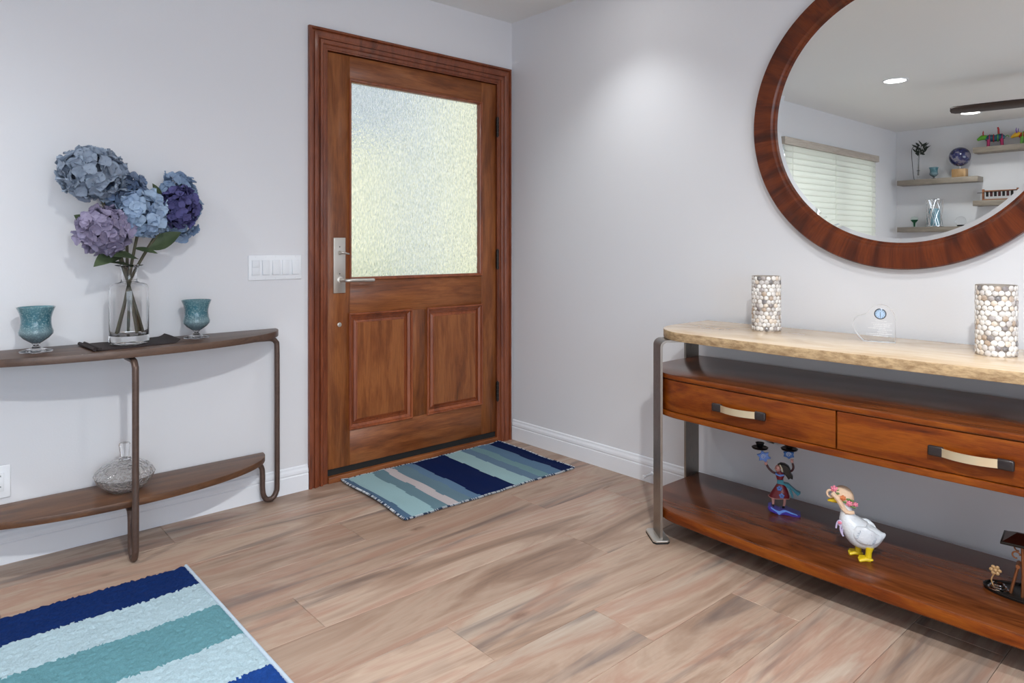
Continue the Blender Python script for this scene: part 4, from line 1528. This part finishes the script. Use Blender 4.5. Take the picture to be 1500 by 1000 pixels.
# wavy base
flat('base', fo([(270, 850), (300, 835), (345, 870), (400, 882), (440, 862), (470, 858), (530, 880), (590, 896), (632, 908), (625, 935), (560, 944), (500, 930), (445, 925), (400, 945), (360, 925), (300, 905), (270, 880)]), -0.028, 0.028, PURP, fig, 0.004)
flat('base_trim', fo([(300, 838), (345, 868), (400, 880), (440, 860), (470, 858), (530, 879), (590, 894), (600, 905), (530, 893), (470, 876), (430, 895), (395, 925), (370, 895), (310, 862)]), -0.031, -0.027, SKY, fig)
for a, b in (((322, 742), (328, 845)), ((456, 745), (446, 850))):
    tube('leg', [((p[0] - 446) * UF, 0, (925 - p[1]) * UF) for p in (a, ((a[0] + b[0]) / 2 + 4, (a[1] + b[1]) / 2), b)], [0.006, 0.0052, 0.004], SKIN, fig, 10)
    flat('shoe', fo([(b[0] - 16, b[1] - 8), (b[0] + 12, b[1] - 12), (b[0] + 14, b[1] + 22), (b[0] - 20, b[1] + 16)]), -0.008, 0.006, BLK, fig, 0.002)
v, f = loft([[((446 - 446 + cx + rx * math.cos(2 * PI * k / 20) - 446) * UF + 446 * UF * 0, ry * math.sin(2 * PI * k / 20), (925 - zz) * UF) for k in range(20)] for cx, rx, ry, zz in ((392, 118, 0.026, 738), (400, 112, 0.025, 715), (408, 88, 0.020, 660), (412, 62, 0.015, 610), (410, 38, 0.011, 575))])
v = [(x, y, z) for x, y, z in v]
skirt = mesh('skirt', v, f, RED, fig, smooth=True, angle=60)
hem = MB()
hem.tube([((392 - 446 + 119 * math.cos(t)) * UF, 0.0265 * math.sin(t), (925 - 740 - 6 * math.cos(3 * t)) * UF) for t in np.linspace(0, 2 * PI, 25)[:-1]], 0.0016, 6, True)
hem.build('hem', SKIN, skirt)
for (u, w) in ((398, 620), (424, 700)):
    fl = MB()
    for k in range(5):
        a = k * 2 * PI / 5 + 0.3
        fl.ball(((u - 446 + 18 * math.cos(a)) * UF, -0.0185 - (w - 600) * 0.00006, (925 - w + 18 * math.sin(a)) * UF), 0.0045, 1, 0.4, 1, 8, 5)
    fl.build('painted_flower', SKY, skirt)
v, f = loft([[((cx - 446 + rx * math.cos(2 * PI * k / 16)) * UF, ry * math.sin(2 * PI * k / 16), (925 - zz) * UF) for k in range(16)] for cx, rx, ry, zz in ((408, 38, 0.011, 578), (405, 30, 0.010, 550), (404, 40, 0.012, 510), (404, 50, 0.012, 480), (404, 44, 0.010, 452), (400, 22, 0.008, 436), (398, 18, 0.007, 425))])
mesh('torso', v, f, RED, fig, smooth=True, angle=60)
flat('sash', fo([(372, 528), (440, 522), (446, 558), (500, 566), (540, 600), (590, 640), (632, 652), (624, 668), (600, 692), (560, 650), (520, 610), (552, 690), (548, 735), (530, 700), (500, 620), (450, 580), (372, 572)]), -0.0135, 0.010, TEALP, fig, 0.001)
flat('collar', fo([(356, 446), (400, 462), (446, 452), (450, 472), (404, 484), (352, 468)]), -0.0135, 0.0115, SKY, fig, 0.001)
hd = MB()
hd.ball(((382 - 446) * UF, 0, (925 - 398) * UF), 0.0130, 0.9, 0.9, 1.1, 14, 10)
hd.ball(((352 - 446) * UF, 0, (925 - 404) * UF), 0.0035, 1, 0.8, 0.8, 8, 6)
hd.tube([((396 - 446) * UF, 0, (925 - 448) * UF), ((390 - 446) * UF, 0, (925 - 415) * UF)], 0.006, 8)
head = hd.build('head', SKIN, fig)
ey = MB()
ey.ball(((364 - 446) * UF, -0.0100, (925 - 392) * UF), 0.0016, n=6, k=4)
ey.ball(((362 - 446) * UF, -0.0088, (925 - 416) * UF), 0.0018, 1.3, 0.6, 0.5, 6, 4)
ey.build('face_paint', RED, head)
flat('hair', fo([(378, 350), (410, 330), (455, 332), (500, 356), (522, 396), (520, 430), (548, 470), (545, 505), (520, 495), (498, 512), (478, 480), (455, 450), (432, 420), (420, 380), (400, 356)]), -0.013, 0.013, BLK, fig, 0.003)
flat('hair_band', fo([(396, 344), (410, 340), (432, 380), (440, 420), (428, 424), (420, 386)]), -0.0145, 0.0145, PT('paint_cream', 210, 200, 170), fig)
arm = [((p[0] - 446) * UF, 0, (925 - p[1]) * UF) for p in ((360, 462), (320, 448), (280, 412), (255, 372))]
tube('arm', catmull(arm, 4), 0.0046, BRN, fig, 8)
arm2 = [((p[0] - 446) * UF, 0, (925 - p[1]) * UF) for p in ((450, 458), (500, 430), (540, 404), (554, 365), (544, 320))]
tube('arm', catmull(arm2, 4), 0.0042, BRN, fig, 8)
for (u, w) in ((245, 360), (538, 300)):
    hb = MB()
    hb.ball(((u - 446) * UF, 0, (925 - w) * UF), 0.0058, 1, 0.7, 1, 8, 6)
    for k in range(4):
        a = PI / 2 + (k - 1.5) * 0.35
        hb.tube([((u - 446) * UF, 0, (925 - w) * UF), ((u - 446) * UF + 0.011 * math.cos(a), 0, (925 - w) * UF + 0.011 * math.sin(a))], 0.0015, 5)
    hb.build('hand', SKIN, fig)
star = []
for k in range(12):
    a = k * PI / 6 + 0.2
    r_ = (82, 52)[k % 2]
    star.append((222 + r_ * math.cos(a), 272 + r_ * 0.9 * math.sin(a)))
flat('blue_star', fo(star), -0.006, 0.006, SKY, fig, 0.002)
st2 = []
for k in range(12):
    a = k * PI / 6 + 0.5
    r_ = (68, 50)[k % 2]
    st2.append((502 + r_ * math.cos(a), 218 + r_ * 0.8 * math.sin(a)))
flat('blue_star', fo(st2), -0.006, 0.006, PT('paint_mid_blue', 40, 100, 170), fig, 0.002)
for (u, w, R0) in ((216, 270, 30), (500, 214, 30)):
    spn = [((u - 446 + R0 * (1 - k / 26) * math.cos(k * 0.5)) * UF, -0.0075, (925 - w + R0 * (1 - k / 26) * math.sin(k * 0.5)) * UF) for k in range(22)]
    tube('painted_swirl', spn, 0.0014, PT('paint_white', 200, 214, 235) if u == 216 else bpy.data.materials['paint_white'], fig, 6)
for (u, w, ht) in ((178, 168, 82), (508, 150, 60)):
    lathe('candle_cup', [(0, 0), (0.010, 0), (0.030, 0.004), (0.0325, 0.009), (0.029, 0.011), (0.013, 0.009), (0.011, 0.011), (0.013, 0.016), (0.0175, ht * UF), (0.0145, ht * UF), (0.010, 0.012), (0, 0.012)], BLK, fig, 24, ((u - 446) * UF, 0, (925 - w - 24) * UF), angle=30)

# ------------------------------------------------------------------ goose figurine
goose = thing('goose_figurine', 'white goose figurine in a flowered bonnet with yellow feet', 'figurine', (-0.372, -2.110, ZL), R(-70))
goose.scale = (0.89, 0.89, 0.89)
UG = 0.000283


def gp(u, v, y=0.0):
    return Vector(((u - 430) * UG, y, (945 - v) * UG))


gw = G('goose_white')
_v = gw.coords()
_n = gw.n('ShaderNodeTexVoronoi', {'Vector': gw.coords(scale=(1, 1, 1.4)), 'Scale': 120.0})
_n2 = gw.noise(_v, 18, 3)
_c = gw.mix(_n2, srgb(196, 204, 214), srgb(238, 238, 238))
GOOSE = gw.surf(gw.pbsdf(_c, 0.35, bump=_n.outputs['Distance'], bd=0.35, bdist=0.002))
v, f = body([gp(722, 596), gp(690, 618), gp(620, 640), gp(530, 660), gp(440, 640), gp(365, 570), gp(310, 490), gp(290, 420), gp(282, 360), gp(262, 300), gp(230, 240), gp(195, 232)],
            [(0.004, 0.004), (0.013, 0.014), (0.032, 0.030), (0.045, 0.042), (0.050, 0.048), (0.043, 0.045), (0.034, 0.036), (0.024, 0.025), (0.0195, 0.020), (0.0215, 0.021), (0.0225, 0.022), (0.012, 0.014)], 20)
gb = mesh('body', v, f, GOOSE, goose, smooth=True)
for s in (-1, 1):
    v, f = body([gp(380, 545, s * 0.040), gp(450, 590, s * 0.046), gp(540, 625, s * 0.043), gp(620, 640, s * 0.030), gp(690, 620, s * 0.014)],
                [(0.014, 0.004), (0.030, 0.008), (0.029, 0.008), (0.020, 0.006), (0.004, 0.002)], 14)
    wg = mesh('wing', v, f, GOOSE, gb, smooth=True)
    fm = MB()
    for rowi, (u0, v0, L) in enumerate(((400, 560, 3), (450, 600, 4), (510, 620, 4), (575, 630, 3))):
        for k in range(L):
            cx, cz = u0 + 12 * k, v0 + 62 - k * 34
            arc = [gp(cx + 26 * math.cos(t), cz + 24 * math.sin(t), s * (0.0535 - rowi * 0.0035)) for t in np.linspace(-0.6, 1.8, 8)]
            fm.tube(arc, 0.0011, 5)
    fm.build('feather_edges', plain('feather_grey', srgb(176, 186, 200), 0.5) if s == -1 else bpy.data.materials['feather_grey'], gb)
YEL = plain('goose_yellow', srgb(222, 190, 30), 0.3, 0, 0.12, 40)
for (u, yv, du) in ((420, 0.022, -20), (540, -0.022, 0)):
    lg = MB()
    tl = (u - 110 + du, 905 if yv < 0 else 900)
    lg.tube([gp(u + 10, 770, yv), gp(u, 830, yv), gp(u - 5, 905, yv)], [0.014, 0.0105, 0.011], 10)
    for k in (-1, 0, 1):
        lg.tube([gp(u + 15, 925, yv), gp(u - 40, 920, yv + k * 0.009), gp(u - 120 + abs(k) * 14, 934, yv + k * 0.021)], [0.009, 0.0075, 0.005], 8)
    # web
    w0, w1, w2, w3 = gp(u, 912, yv), gp(u - 106, 936, yv - 0.021), gp(u - 120, 934, yv), gp(u - 106, 936, yv + 0.021)
    dn = Vector((0, 0, 0.004))
    lg.add([w0, w1, w2, w3, w0 + dn * 2, w1 + dn, w2 + dn, w3 + dn], [(0, 1, 2), (0, 2, 3), (4, 6, 5), (4, 7, 6), (0, 5, 1), (0, 4, 5), (1, 5, 6, 2), (2, 6, 7, 3), (3, 7, 4), (3, 4, 0)])
    lg.ball(gp(u + 20, 925, yv), 0.010, 1, 0.9, 0.5, 8, 6)
    lg.build('foot', YEL, goose)['label'] = 'yellow webbed foot'
v, f = body([gp(205, 245), gp(160, 258), gp(110, 274), gp(62, 284)], [(0.016, 0.018), (0.0125, 0.016), (0.0075, 0.012), (0.003, 0.007)], 12)
bk = mesh('beak', v, f, YEL, goose, smooth=True)
ey = MB()
for s in (-1, 1):
    ey.ball(gp(205, 228, s * 0.0205), 0.0028, n=8, k=6)
ey.build('eye', BLK, goose)
BON = plain('straw_bonnet', srgb(222, 190, 160), 0.7, 0, 0.2, 80)
v, f = body([gp(330, 300), gp(290, 225), gp(250, 180), gp(200, 160), (gp(165, 158))], [(0.012, 0.016), (0.026, 0.028), (0.030, 0.030), (0.026, 0.028), (0.016, 0.022)], 16)
bon = mesh('bonnet', v, f, BON, goose, smooth=True)
# brim: ring around the face, tied strap down the neck
br = MB()
br.tube([gp(98 + 40 * math.cos(t), 178 + 44 * math.sin(t), -0.012) for t in np.linspace(0, 2 * PI, 25)[:-1]], 0.0042, 8, True)
br.tube(catmull([gp(120, 150, -0.024), gp(180, 215, -0.026), gp(230, 290, -0.023), gp(262, 345, -0.020), gp(300, 380, -0.024)], 4), 0.0085, 8)
br.tube(catmull([gp(225, 315, -0.020), gp(260, 350, -0.024), gp(310, 375, -0.024), gp(370, 372, -0.016)], 4), 0.0065, 8)
br.build('bonnet_brim', BON, bon)
PINK, GRN, ORG = plain('rose_pink', srgb(226, 130, 150), 0.5), plain('rose_leaf', srgb(96, 124, 66), 0.5), plain('rose_orange', srgb(206, 120, 70), 0.5)


def rose(c, r_, m, nm):
    mb = MB()
    mb.ball(c, r_ * 0.62, n=10, k=6)
    for lay, (rr0, cnt) in enumerate(((0.55, 4), (0.85, 6))):
        for k in range(cnt):
            a = 2 * PI * k / cnt + lay * 0.5
            mb.ball((c[0] + r_ * rr0 * math.cos(a), c[1] - r_ * 0.2 * (1 - lay), c[2] + r_ * rr0 * math.sin(a)), r_ * 0.42, 1, 0.7, 1, 8, 5)
    return mb.build(nm, m, bon)


rose(gp(142, 108, -0.016), 0.0105, PINK, 'rose')
rose(gp(318, 252, -0.029), 0.0095, PINK, 'rose')
rose(gp(388, 272, -0.012), 0.0075, PINK, 'rose')
rose(gp(248, 192, -0.030), 0.0085, ORG, 'rose')
lf = MB()
for (u, w, y, a) in ((200, 118, -0.02, 0.2), (225, 120, -0.018, 0.6), (270, 240, -0.031, 2.2), (310, 200, -0.03, -0.7), (350, 215, -0.025, 0.4), (345, 290, -0.024, 2.0), (372, 310, -0.015, -0.3), (190, 150, -0.026, 2.6)):
    c = gp(u, w, y)
    lf.ball(c, 0.0075, 1.0, 0.35, 0.5, 8, 5)
lf.build('bonnet_leaves', GRN, bon)['kind'] = 'stuff'
rib = MB()
for pts_ in ([(235, 520), (200, 500), (175, 540), (165, 600)], [(235, 525), (215, 590), (228, 650), (250, 690)], [(230, 520), (190, 515), (205, 560), (232, 528)], [(235, 520), (250, 560), (236, 620), (240, 670)]):
    rib.tube(catmull([gp(u, w, -0.022) for u, w in pts_], 4), 0.0030, 6)
rib.build('ribbon', plain('ribbon_lilac', srgb(196, 184, 214), 0.5), goose)
rb2 = MB()
rb2.ball(gp(210, 520, -0.026), 0.007, 1, 0.6, 0.8, 8, 5)
rb2.build('ribbon_knot', PINK, goose)

# ------------------------------------------------------------------ metal garden scene sculpture at the right edge
COP = plain('copper_metal', srgb(150, 96, 62), 0.4, 0.7, 0.4, 70)
DKM = plain('dark_metal_tray', srgb(40, 36, 32), 0.35, 0.6, 0.4, 30)
sc2 = thing('metal_sculpture', 'copper and dark metal canopy sculpture on a tray at the right edge', 'sculpture', (-0.272, -2.580, ZL), R(-82))
tr_ol = [(0.085 * math.cos(a) * (1.75 if abs(math.cos(a)) > 0 else 1), 0.062 * math.sin(a)) for a in np.linspace(0, 2 * PI, 33)[:-1]]
prism('tray', tr_ol, 0.0, 0.008, DKM, sc2, 0.002)
rim = MB()
rim.tube([(x, y, 0.010) for x, y in tr_ol], 0.003, 6, True)
rim.build('tray_rim', BRONZE, sc2)
for (x, y) in ((-0.055, -0.030), (-0.055, 0.030), (0.075, -0.030), (0.075, 0.030)):
    tube('post', [(x, y, 0.006), (x + 0.002, y, 0.07), (x, y, 0.152)], 0.0042, COP, sc2, 8)
    cu = MB()
    cu.tube([(x - 0.014 + 0.009 * math.cos(t), y - 0.004, 0.125 + 0.009 * math.sin(t)) for t in np.linspace(0, 5, 14)], 0.0022, 6)
    cu.tube([(x + 0.014 + 0.008 * math.cos(t), y - 0.004, 0.100 + 0.011 * math.sin(t)) for t in np.linspace(0, 5.6, 14)], 0.0022, 6)
    cu.build('scroll', COP, sc2)
rf = prism('canopy_roof', [(-0.105, -0.052), (0.12, -0.052), (0.12, 0.052), (-0.105, 0.052)], 0.152, 0.160, DKM, sc2, 0.002)
vr, fr_ = loft([[(-0.100, -0.048, 0.160), (0.115, -0.048, 0.160), (0.115, 0.048, 0.160), (-0.100, 0.048, 0.160)], [(-0.070, -0.004, 0.178), (0.085, -0.004, 0.178), (0.085, 0.004, 0.178), (-0.070, 0.004, 0.178)]])
mesh('canopy_ridge', vr, fr_, PT('roof_red_brown', 60, 24, 16), sc2)
bn = bmesh.new()
add_box(bn, -0.03, 0.06, -0.016, 0.016, 0.040, 0.046, 0.001, 1)
add_box(bn, -0.03, 0.06, 0.014, 0.018, 0.060, 0.085, 0.001, 1)
add_box(bn, -0.028, -0.022, -0.014, 0.016, 0.008, 0.040)
add_box(bn, 0.050, 0.056, -0.014, 0.016, 0.008, 0.040)
bmo('bench', bn, COP, sc2)
ld = MB()
ld.tube([(-0.083, -0.020, 0.008), (-0.066, -0.020, 0.088)], 0.004, 6)
ld.tube([(-0.083, 0.010, 0.008), (-0.066, 0.010, 0.088)], 0.004, 6)
ld.tube([(-0.066, -0.024, 0.088), (-0.066, 0.014, 0.088)], 0.006, 6)
ld.build('ladder', COP, sc2)
fw = MB()
fw.tube(catmull([(-0.120, -0.028, 0.012), (-0.128, -0.028, 0.035), (-0.118, -0.030, 0.060)], 4), 0.0018, 6)
fw.ball((-0.118, -0.032, 0.066), 0.006, n=8, k=5)
for k in range(6):
    a = k * PI / 3
    fw.ball((-0.118 + 0.010 * math.cos(a), -0.032, 0.066 + 0.010 * math.sin(a)), 0.0055, 1, 0.5, 1, 8, 5)
fw.build('flower', PT('flower_bronze', 176, 140, 96), sc2)
cw = MB()
for k in range(3):
    cw.tube([(-0.112 + (0.024 - 0.005 * k) * math.cos(t), -0.020 + (0.020 - 0.004 * k) * math.sin(t), 0.012 + 0.006 * k) for t in np.linspace(0, 2 * PI, 17)[:-1]], 0.0025, 6, True)
cw.build('wire_nest', CHROME, sc2)

# ------------------------------------------------------------------ floating shelves and their objects (seen in the mirror)
GREYW = wood('grey_oak_shelf', [srgb(116, 106, 96), srgb(138, 128, 116), srgb(152, 142, 130)], 'Y', 0.5, 0, 1.5, 0.15)


def fshelf(label, y0, y1, z1, th=0.056):
    o = box('floating_shelf', XW + 0.001, -5.75, y1, y0, z1 - th, z1, GREYW, None, 0.002)
    # origin at the base
    return tag(o, label, 'shelf', 'floating shelves in the mirror')


fshelf('grey floating shelf holding the globe, upper left in the mirror', -0.065, -0.845, 1.862)
fshelf('grey floating shelf holding the wire lantern, lowest in the mirror', -0.065, -0.845, 1.337)
fshelf('grey floating shelf with bright animal figures, highest in the mirror', -0.800, -1.62, 2.158)
fshelf('grey floating shelf under the wooden chime stand in the mirror', -0.800, -1.62, 1.603)
SX = -5.85
gl = thing('globe', 'dark blue globe on a wooden block, seen in the mirror', 'globe', (SX, -0.655, 1.863))
box('base', -0.05, 0.05, -0.065, 0.065, 0, 0.090, wood('globe_base_wood', [srgb(150, 112, 70), srgb(178, 140, 96), srgb(196, 160, 116)], 'Z', 0.5), gl, 0.004)
g = G('globe_map')
n1 = g.noise(g.coords(), 14, 6, 0.6)
c = g.ramp(n1, [(0.42, srgb(24, 26, 70)), (0.52, srgb(40, 44, 96)), (0.56, srgb(120, 116, 130)), (0.7, srgb(90, 88, 104))])
GLB = g.surf(g.pbsdf(c, 0.15, **{'Coat Weight': 0.5}))
mb = MB()
mb.ball((0, 0, 0.222), 0.102, n=36, k=20)
mb.build('sphere', GLB, gl, angle=80)
lathe('axis_pin', [(0, 0.088), (0.007, 0.09), (0.007, 0.122), (0, 0.122)], CHROME, gl, 12)
goblet('dark teal goblet on the globe shelf, seen in the mirror', (SX, -0.405, 1.863), 0.82, 'teal glass goblets')
bv = thing('bud_vase', 'slender bud vase with dark leafy sprays, seen in the mirror', 'vase', (SX, -0.250, 1.863))
lathe('vase_body', [(0, 0.022), (0.012, 0.024), (0.017, 0.034), (0.014, 0.046), (0.010, 0.060), (0.010, 0.235), (0.013, 0.25), (0.011, 0.25), (0.008, 0.232), (0.008, 0.06), (0, 0.05)], CLEAR, bv, 20)
tube('metal_stand', catmull([(0, 0.0, 0.003), (0.0, 0.035, 0.003), (0.0, 0.050, 0.06), (0.0, 0.068, 0.30), (0, 0.055, 0.37), (0, 0.02, 0.38), (0.0, -0.010, 0.355)], 5), 0.003, BLK, bv, 6)
tube('metal_stand_ring', [(0.016 * math.cos(t), 0.016 * math.sin(t), 0.105) for t in np.linspace(0, 2 * PI, 17)[:-1]], 0.002, BLK, bv, 6, True)
lathe('stand_foot', [(0, 0), (0.045, 0), (0.045, 0.004), (0, 0.004)], BLK, bv, 20)
DLEAF = plain('dark_leaf', srgb(30, 42, 30), 0.5)
rr = random.Random(9)
for k in range(26):
    a = rr.uniform(-1.25, 1.2)
    L = rr.uniform(0.05, 0.10)
    b = Vector((rr.uniform(-.02, .02), rr.uniform(-0.07, 0.02), rr.uniform(0.27, 0.38)))
    leaf_mesh('leaf', b, b + Vector((rr.uniform(-.03, .03), -math.sin(a) * L, abs(math.cos(a)) * L)), rr.uniform(0.006, 0.011), bv, (1, 0, 0), 0.1, DLEAF)
tube('stem', catmull([(0, 0, 0.06), (0, -0.003, 0.2), (0, -0.01, 0.33)], 4), 0.004, DLEAF, bv, 6)

ln = thing('wire_lantern', 'silver criss-cross wire lantern around a pale blue candle, in the mirror', 'lantern', (SX, -0.412, 1.338))
cr = 0.078
wl = MB()
for z in (0.006, 0.300):
    wl.tube([((cr + 0.006) * math.cos(t), (cr + 0.006) * math.sin(t), z) for t in np.linspace(0, 2 * PI, 33)[:-1]], 0.004, 6, True)
wl.build('ring', CHROME, ln)
rr = random.Random(3)
wl = MB()
for k in range(22):
    a0 = rr.uniform(0, 2 * PI)
    tw = rr.choice([-1, 1]) * rr.uniform(0.5, 1.6)
    wl.tube([(cr * math.cos(a0 + tw * t), cr * math.sin(a0 + tw * t), 0.006 + 0.294 * t) for t in np.linspace(0, 1, 10)], 0.0022, 5)
q = wl.build('wire_mesh', CHROME, ln)
q['kind'] = 'stuff'
lathe('candle_glass', [(0, 0.008), (0.052, 0.008), (0.053, 0.02), (0.053, 0.20), (0.050, 0.20), (0.049, 0.012), (0, 0.012)], plain('pale_blue_glass', srgb(120, 160, 176), 0.2, 0, 0.25, 30), ln, 32)

mf = thing('glass_paperweight', 'small glass ornament with green stem under a dome, in the mirror', 'ornament', (SX, -0.210, 1.338))
lathe('glass_body', [(0, 0), (0.022, 0), (0.024, 0.03), (0.024, 0.06), (0.036, 0.075), (0.038, 0.095), (0.028, 0.115), (0, 0.124)], glass('ornament_glass', (0.9, 1, 0.95), 0.02, 1.2), mf, 28)
lathe('green_core', [(0, 0.004), (0.007, 0.004), (0.010, 0.05), (0.030, 0.075), (0.029, 0.084), (0, 0.080)], plain('green_glass', srgb(20, 90, 60), 0.3), mf, 20)
ob = thing('glass_orb', 'clear glass orb paperweight with a dark base, in the mirror', 'ornament', (SX, -0.662, 1.338))
mb = MB()
mb.ball((0, 0, 0.055), 0.052, n=28, k=18)
mb.build('orb', glass('orb_glass', (1, 1, 1), 0.0, 1.25), ob, angle=80)
lathe('dark_base', [(0, 0.0), (0.030, 0.0), (0.036, 0.010), (0.030, 0.018), (0, 0.020)], BLK, ob, 24)


def animal(label, loc, rotz, cols_, horn):
    t = thing('animal_figurine', label, 'figurine', loc, rotz, 'bright carved animals in the mirror')
    m1, m2, m3, m4 = cols_
    v, f = body([(-0.085, 0, 0.090), (-0.05, 0, 0.095), (0.0, 0, 0.088), (0.05, 0, 0.092), (0.085, 0, 0.085)], [(0.012, 0.012), (0.036, 0.026), (0.034, 0.028), (0.036, 0.027), (0.018, 0.016)], 14)
    b = mesh('body', v, f, m1, t, smooth=True)
    for x, s in ((-0.055, 1), (-0.055, -1), (0.055, 1), (0.055, -1)):
        tube('leg', [(x, s * 0.018, 0.075), (x * 1.05, s * 0.020, 0.035), (x * 1.1, s * 0.020, 0.003)], [0.017, 0.013, 0.014], m2, t, 10)
    v, f = body([(0.07, 0, 0.10), (0.105, 0, 0.105), (0.135, 0, 0.092), (0.155, 0, 0.080)], [(0.022, 0.018), (0.027, 0.022), (0.018, 0.016), (0.010, 0.010)], 12)
    hd_ = mesh('head', v, f, m3, t, smooth=True)
    for s in (-1, 1):
        tube('horn', catmull([(0.10, s * 0.014, 0.122), (0.104, s * 0.028, 0.145), (0.10, s * 0.030, 0.172)], 3), [0.006, 0.0055, 0.005, 0.0045, 0.004, 0.003, 0.002], m4, hd_, 6)
    for k in range(4):
        x = -0.06 + 0.036 * k
        tube('painted_band', [(x, 0.030 * math.cos(a), 0.090 + 0.039 * math.sin(a)) for a in np.linspace(0, 2 * PI, 15)[:-1]], 0.0045, (m2, m3, m4, m2)[k], b, 6, True)
    if horn:
        tube('raised_tail', [(-0.03, 0, 0.12), (-0.028, 0, 0.18), (-0.022, 0, 0.20)], [0.010, 0.009, 0.008], m4, t, 8)
    tube('tail', catmull([(-0.085, 0, 0.095), (-0.105, 0, 0.11), (-0.118, 0, 0.09)], 3), 0.004, m3, t, 6)
    return t


MG, TL2, YL, RD, GN2, OR2, PU2 = PT('magenta', 170, 30, 90), PT('deep_teal', 20, 80, 100), PT('bright_yellow', 230, 180, 40), PT('bright_red', 170, 30, 30), PT('lime_green', 90, 160, 40), PT('bright_orange', 220, 110, 40), PT('bright_purple', 110, 60, 170)
animal('teal, red and magenta carved animal on the high shelf, left one in the mirror', (SX, -0.975, 2.159), R(80), (TL2, MG, GN2, RD), True)
animal('orange, red and green carved animal on the high shelf, right one in the mirror', (SX, -1.265, 2.159), R(95), (RD, GN2, YL, PU2), False)

ch = thing('chime_stand', 'small wooden stand hung with bars, seen in the mirror', 'instrument', (SX, -1.020, 1.604))
CHW = wood('chime_wood', [srgb(110, 62, 34), srgb(140, 84, 50), srgb(166, 106, 66)], 'Y', 0.4)
for y in (0.150, -0.150):
    box('upright', -0.018, 0.018, y - 0.008, y + 0.008, 0, 0.118, CHW, ch, 0.002)
box('top_bar', -0.010, 0.010, -0.15, 0.15, 0.092, 0.104, CHW, ch, 0.002)
box('base_rail', -0.022, 0.022, -0.15, 0.15, 0.0, 0.014, CHW, ch, 0.002)
for k in range(7):
    y = 0.115 - k * 0.036
    box('chime_bar', -0.004, 0.004, y - 0.012, y + 0.012, 0.040, 0.092, BLK if k % 2 == 0 else BRN, ch, 0.003, rot=None)
tube('mallet', [(0.02, 0.20, 0.080), (0.02, -0.20, 0.096)], 0.003, BRONZE, ch, 6)
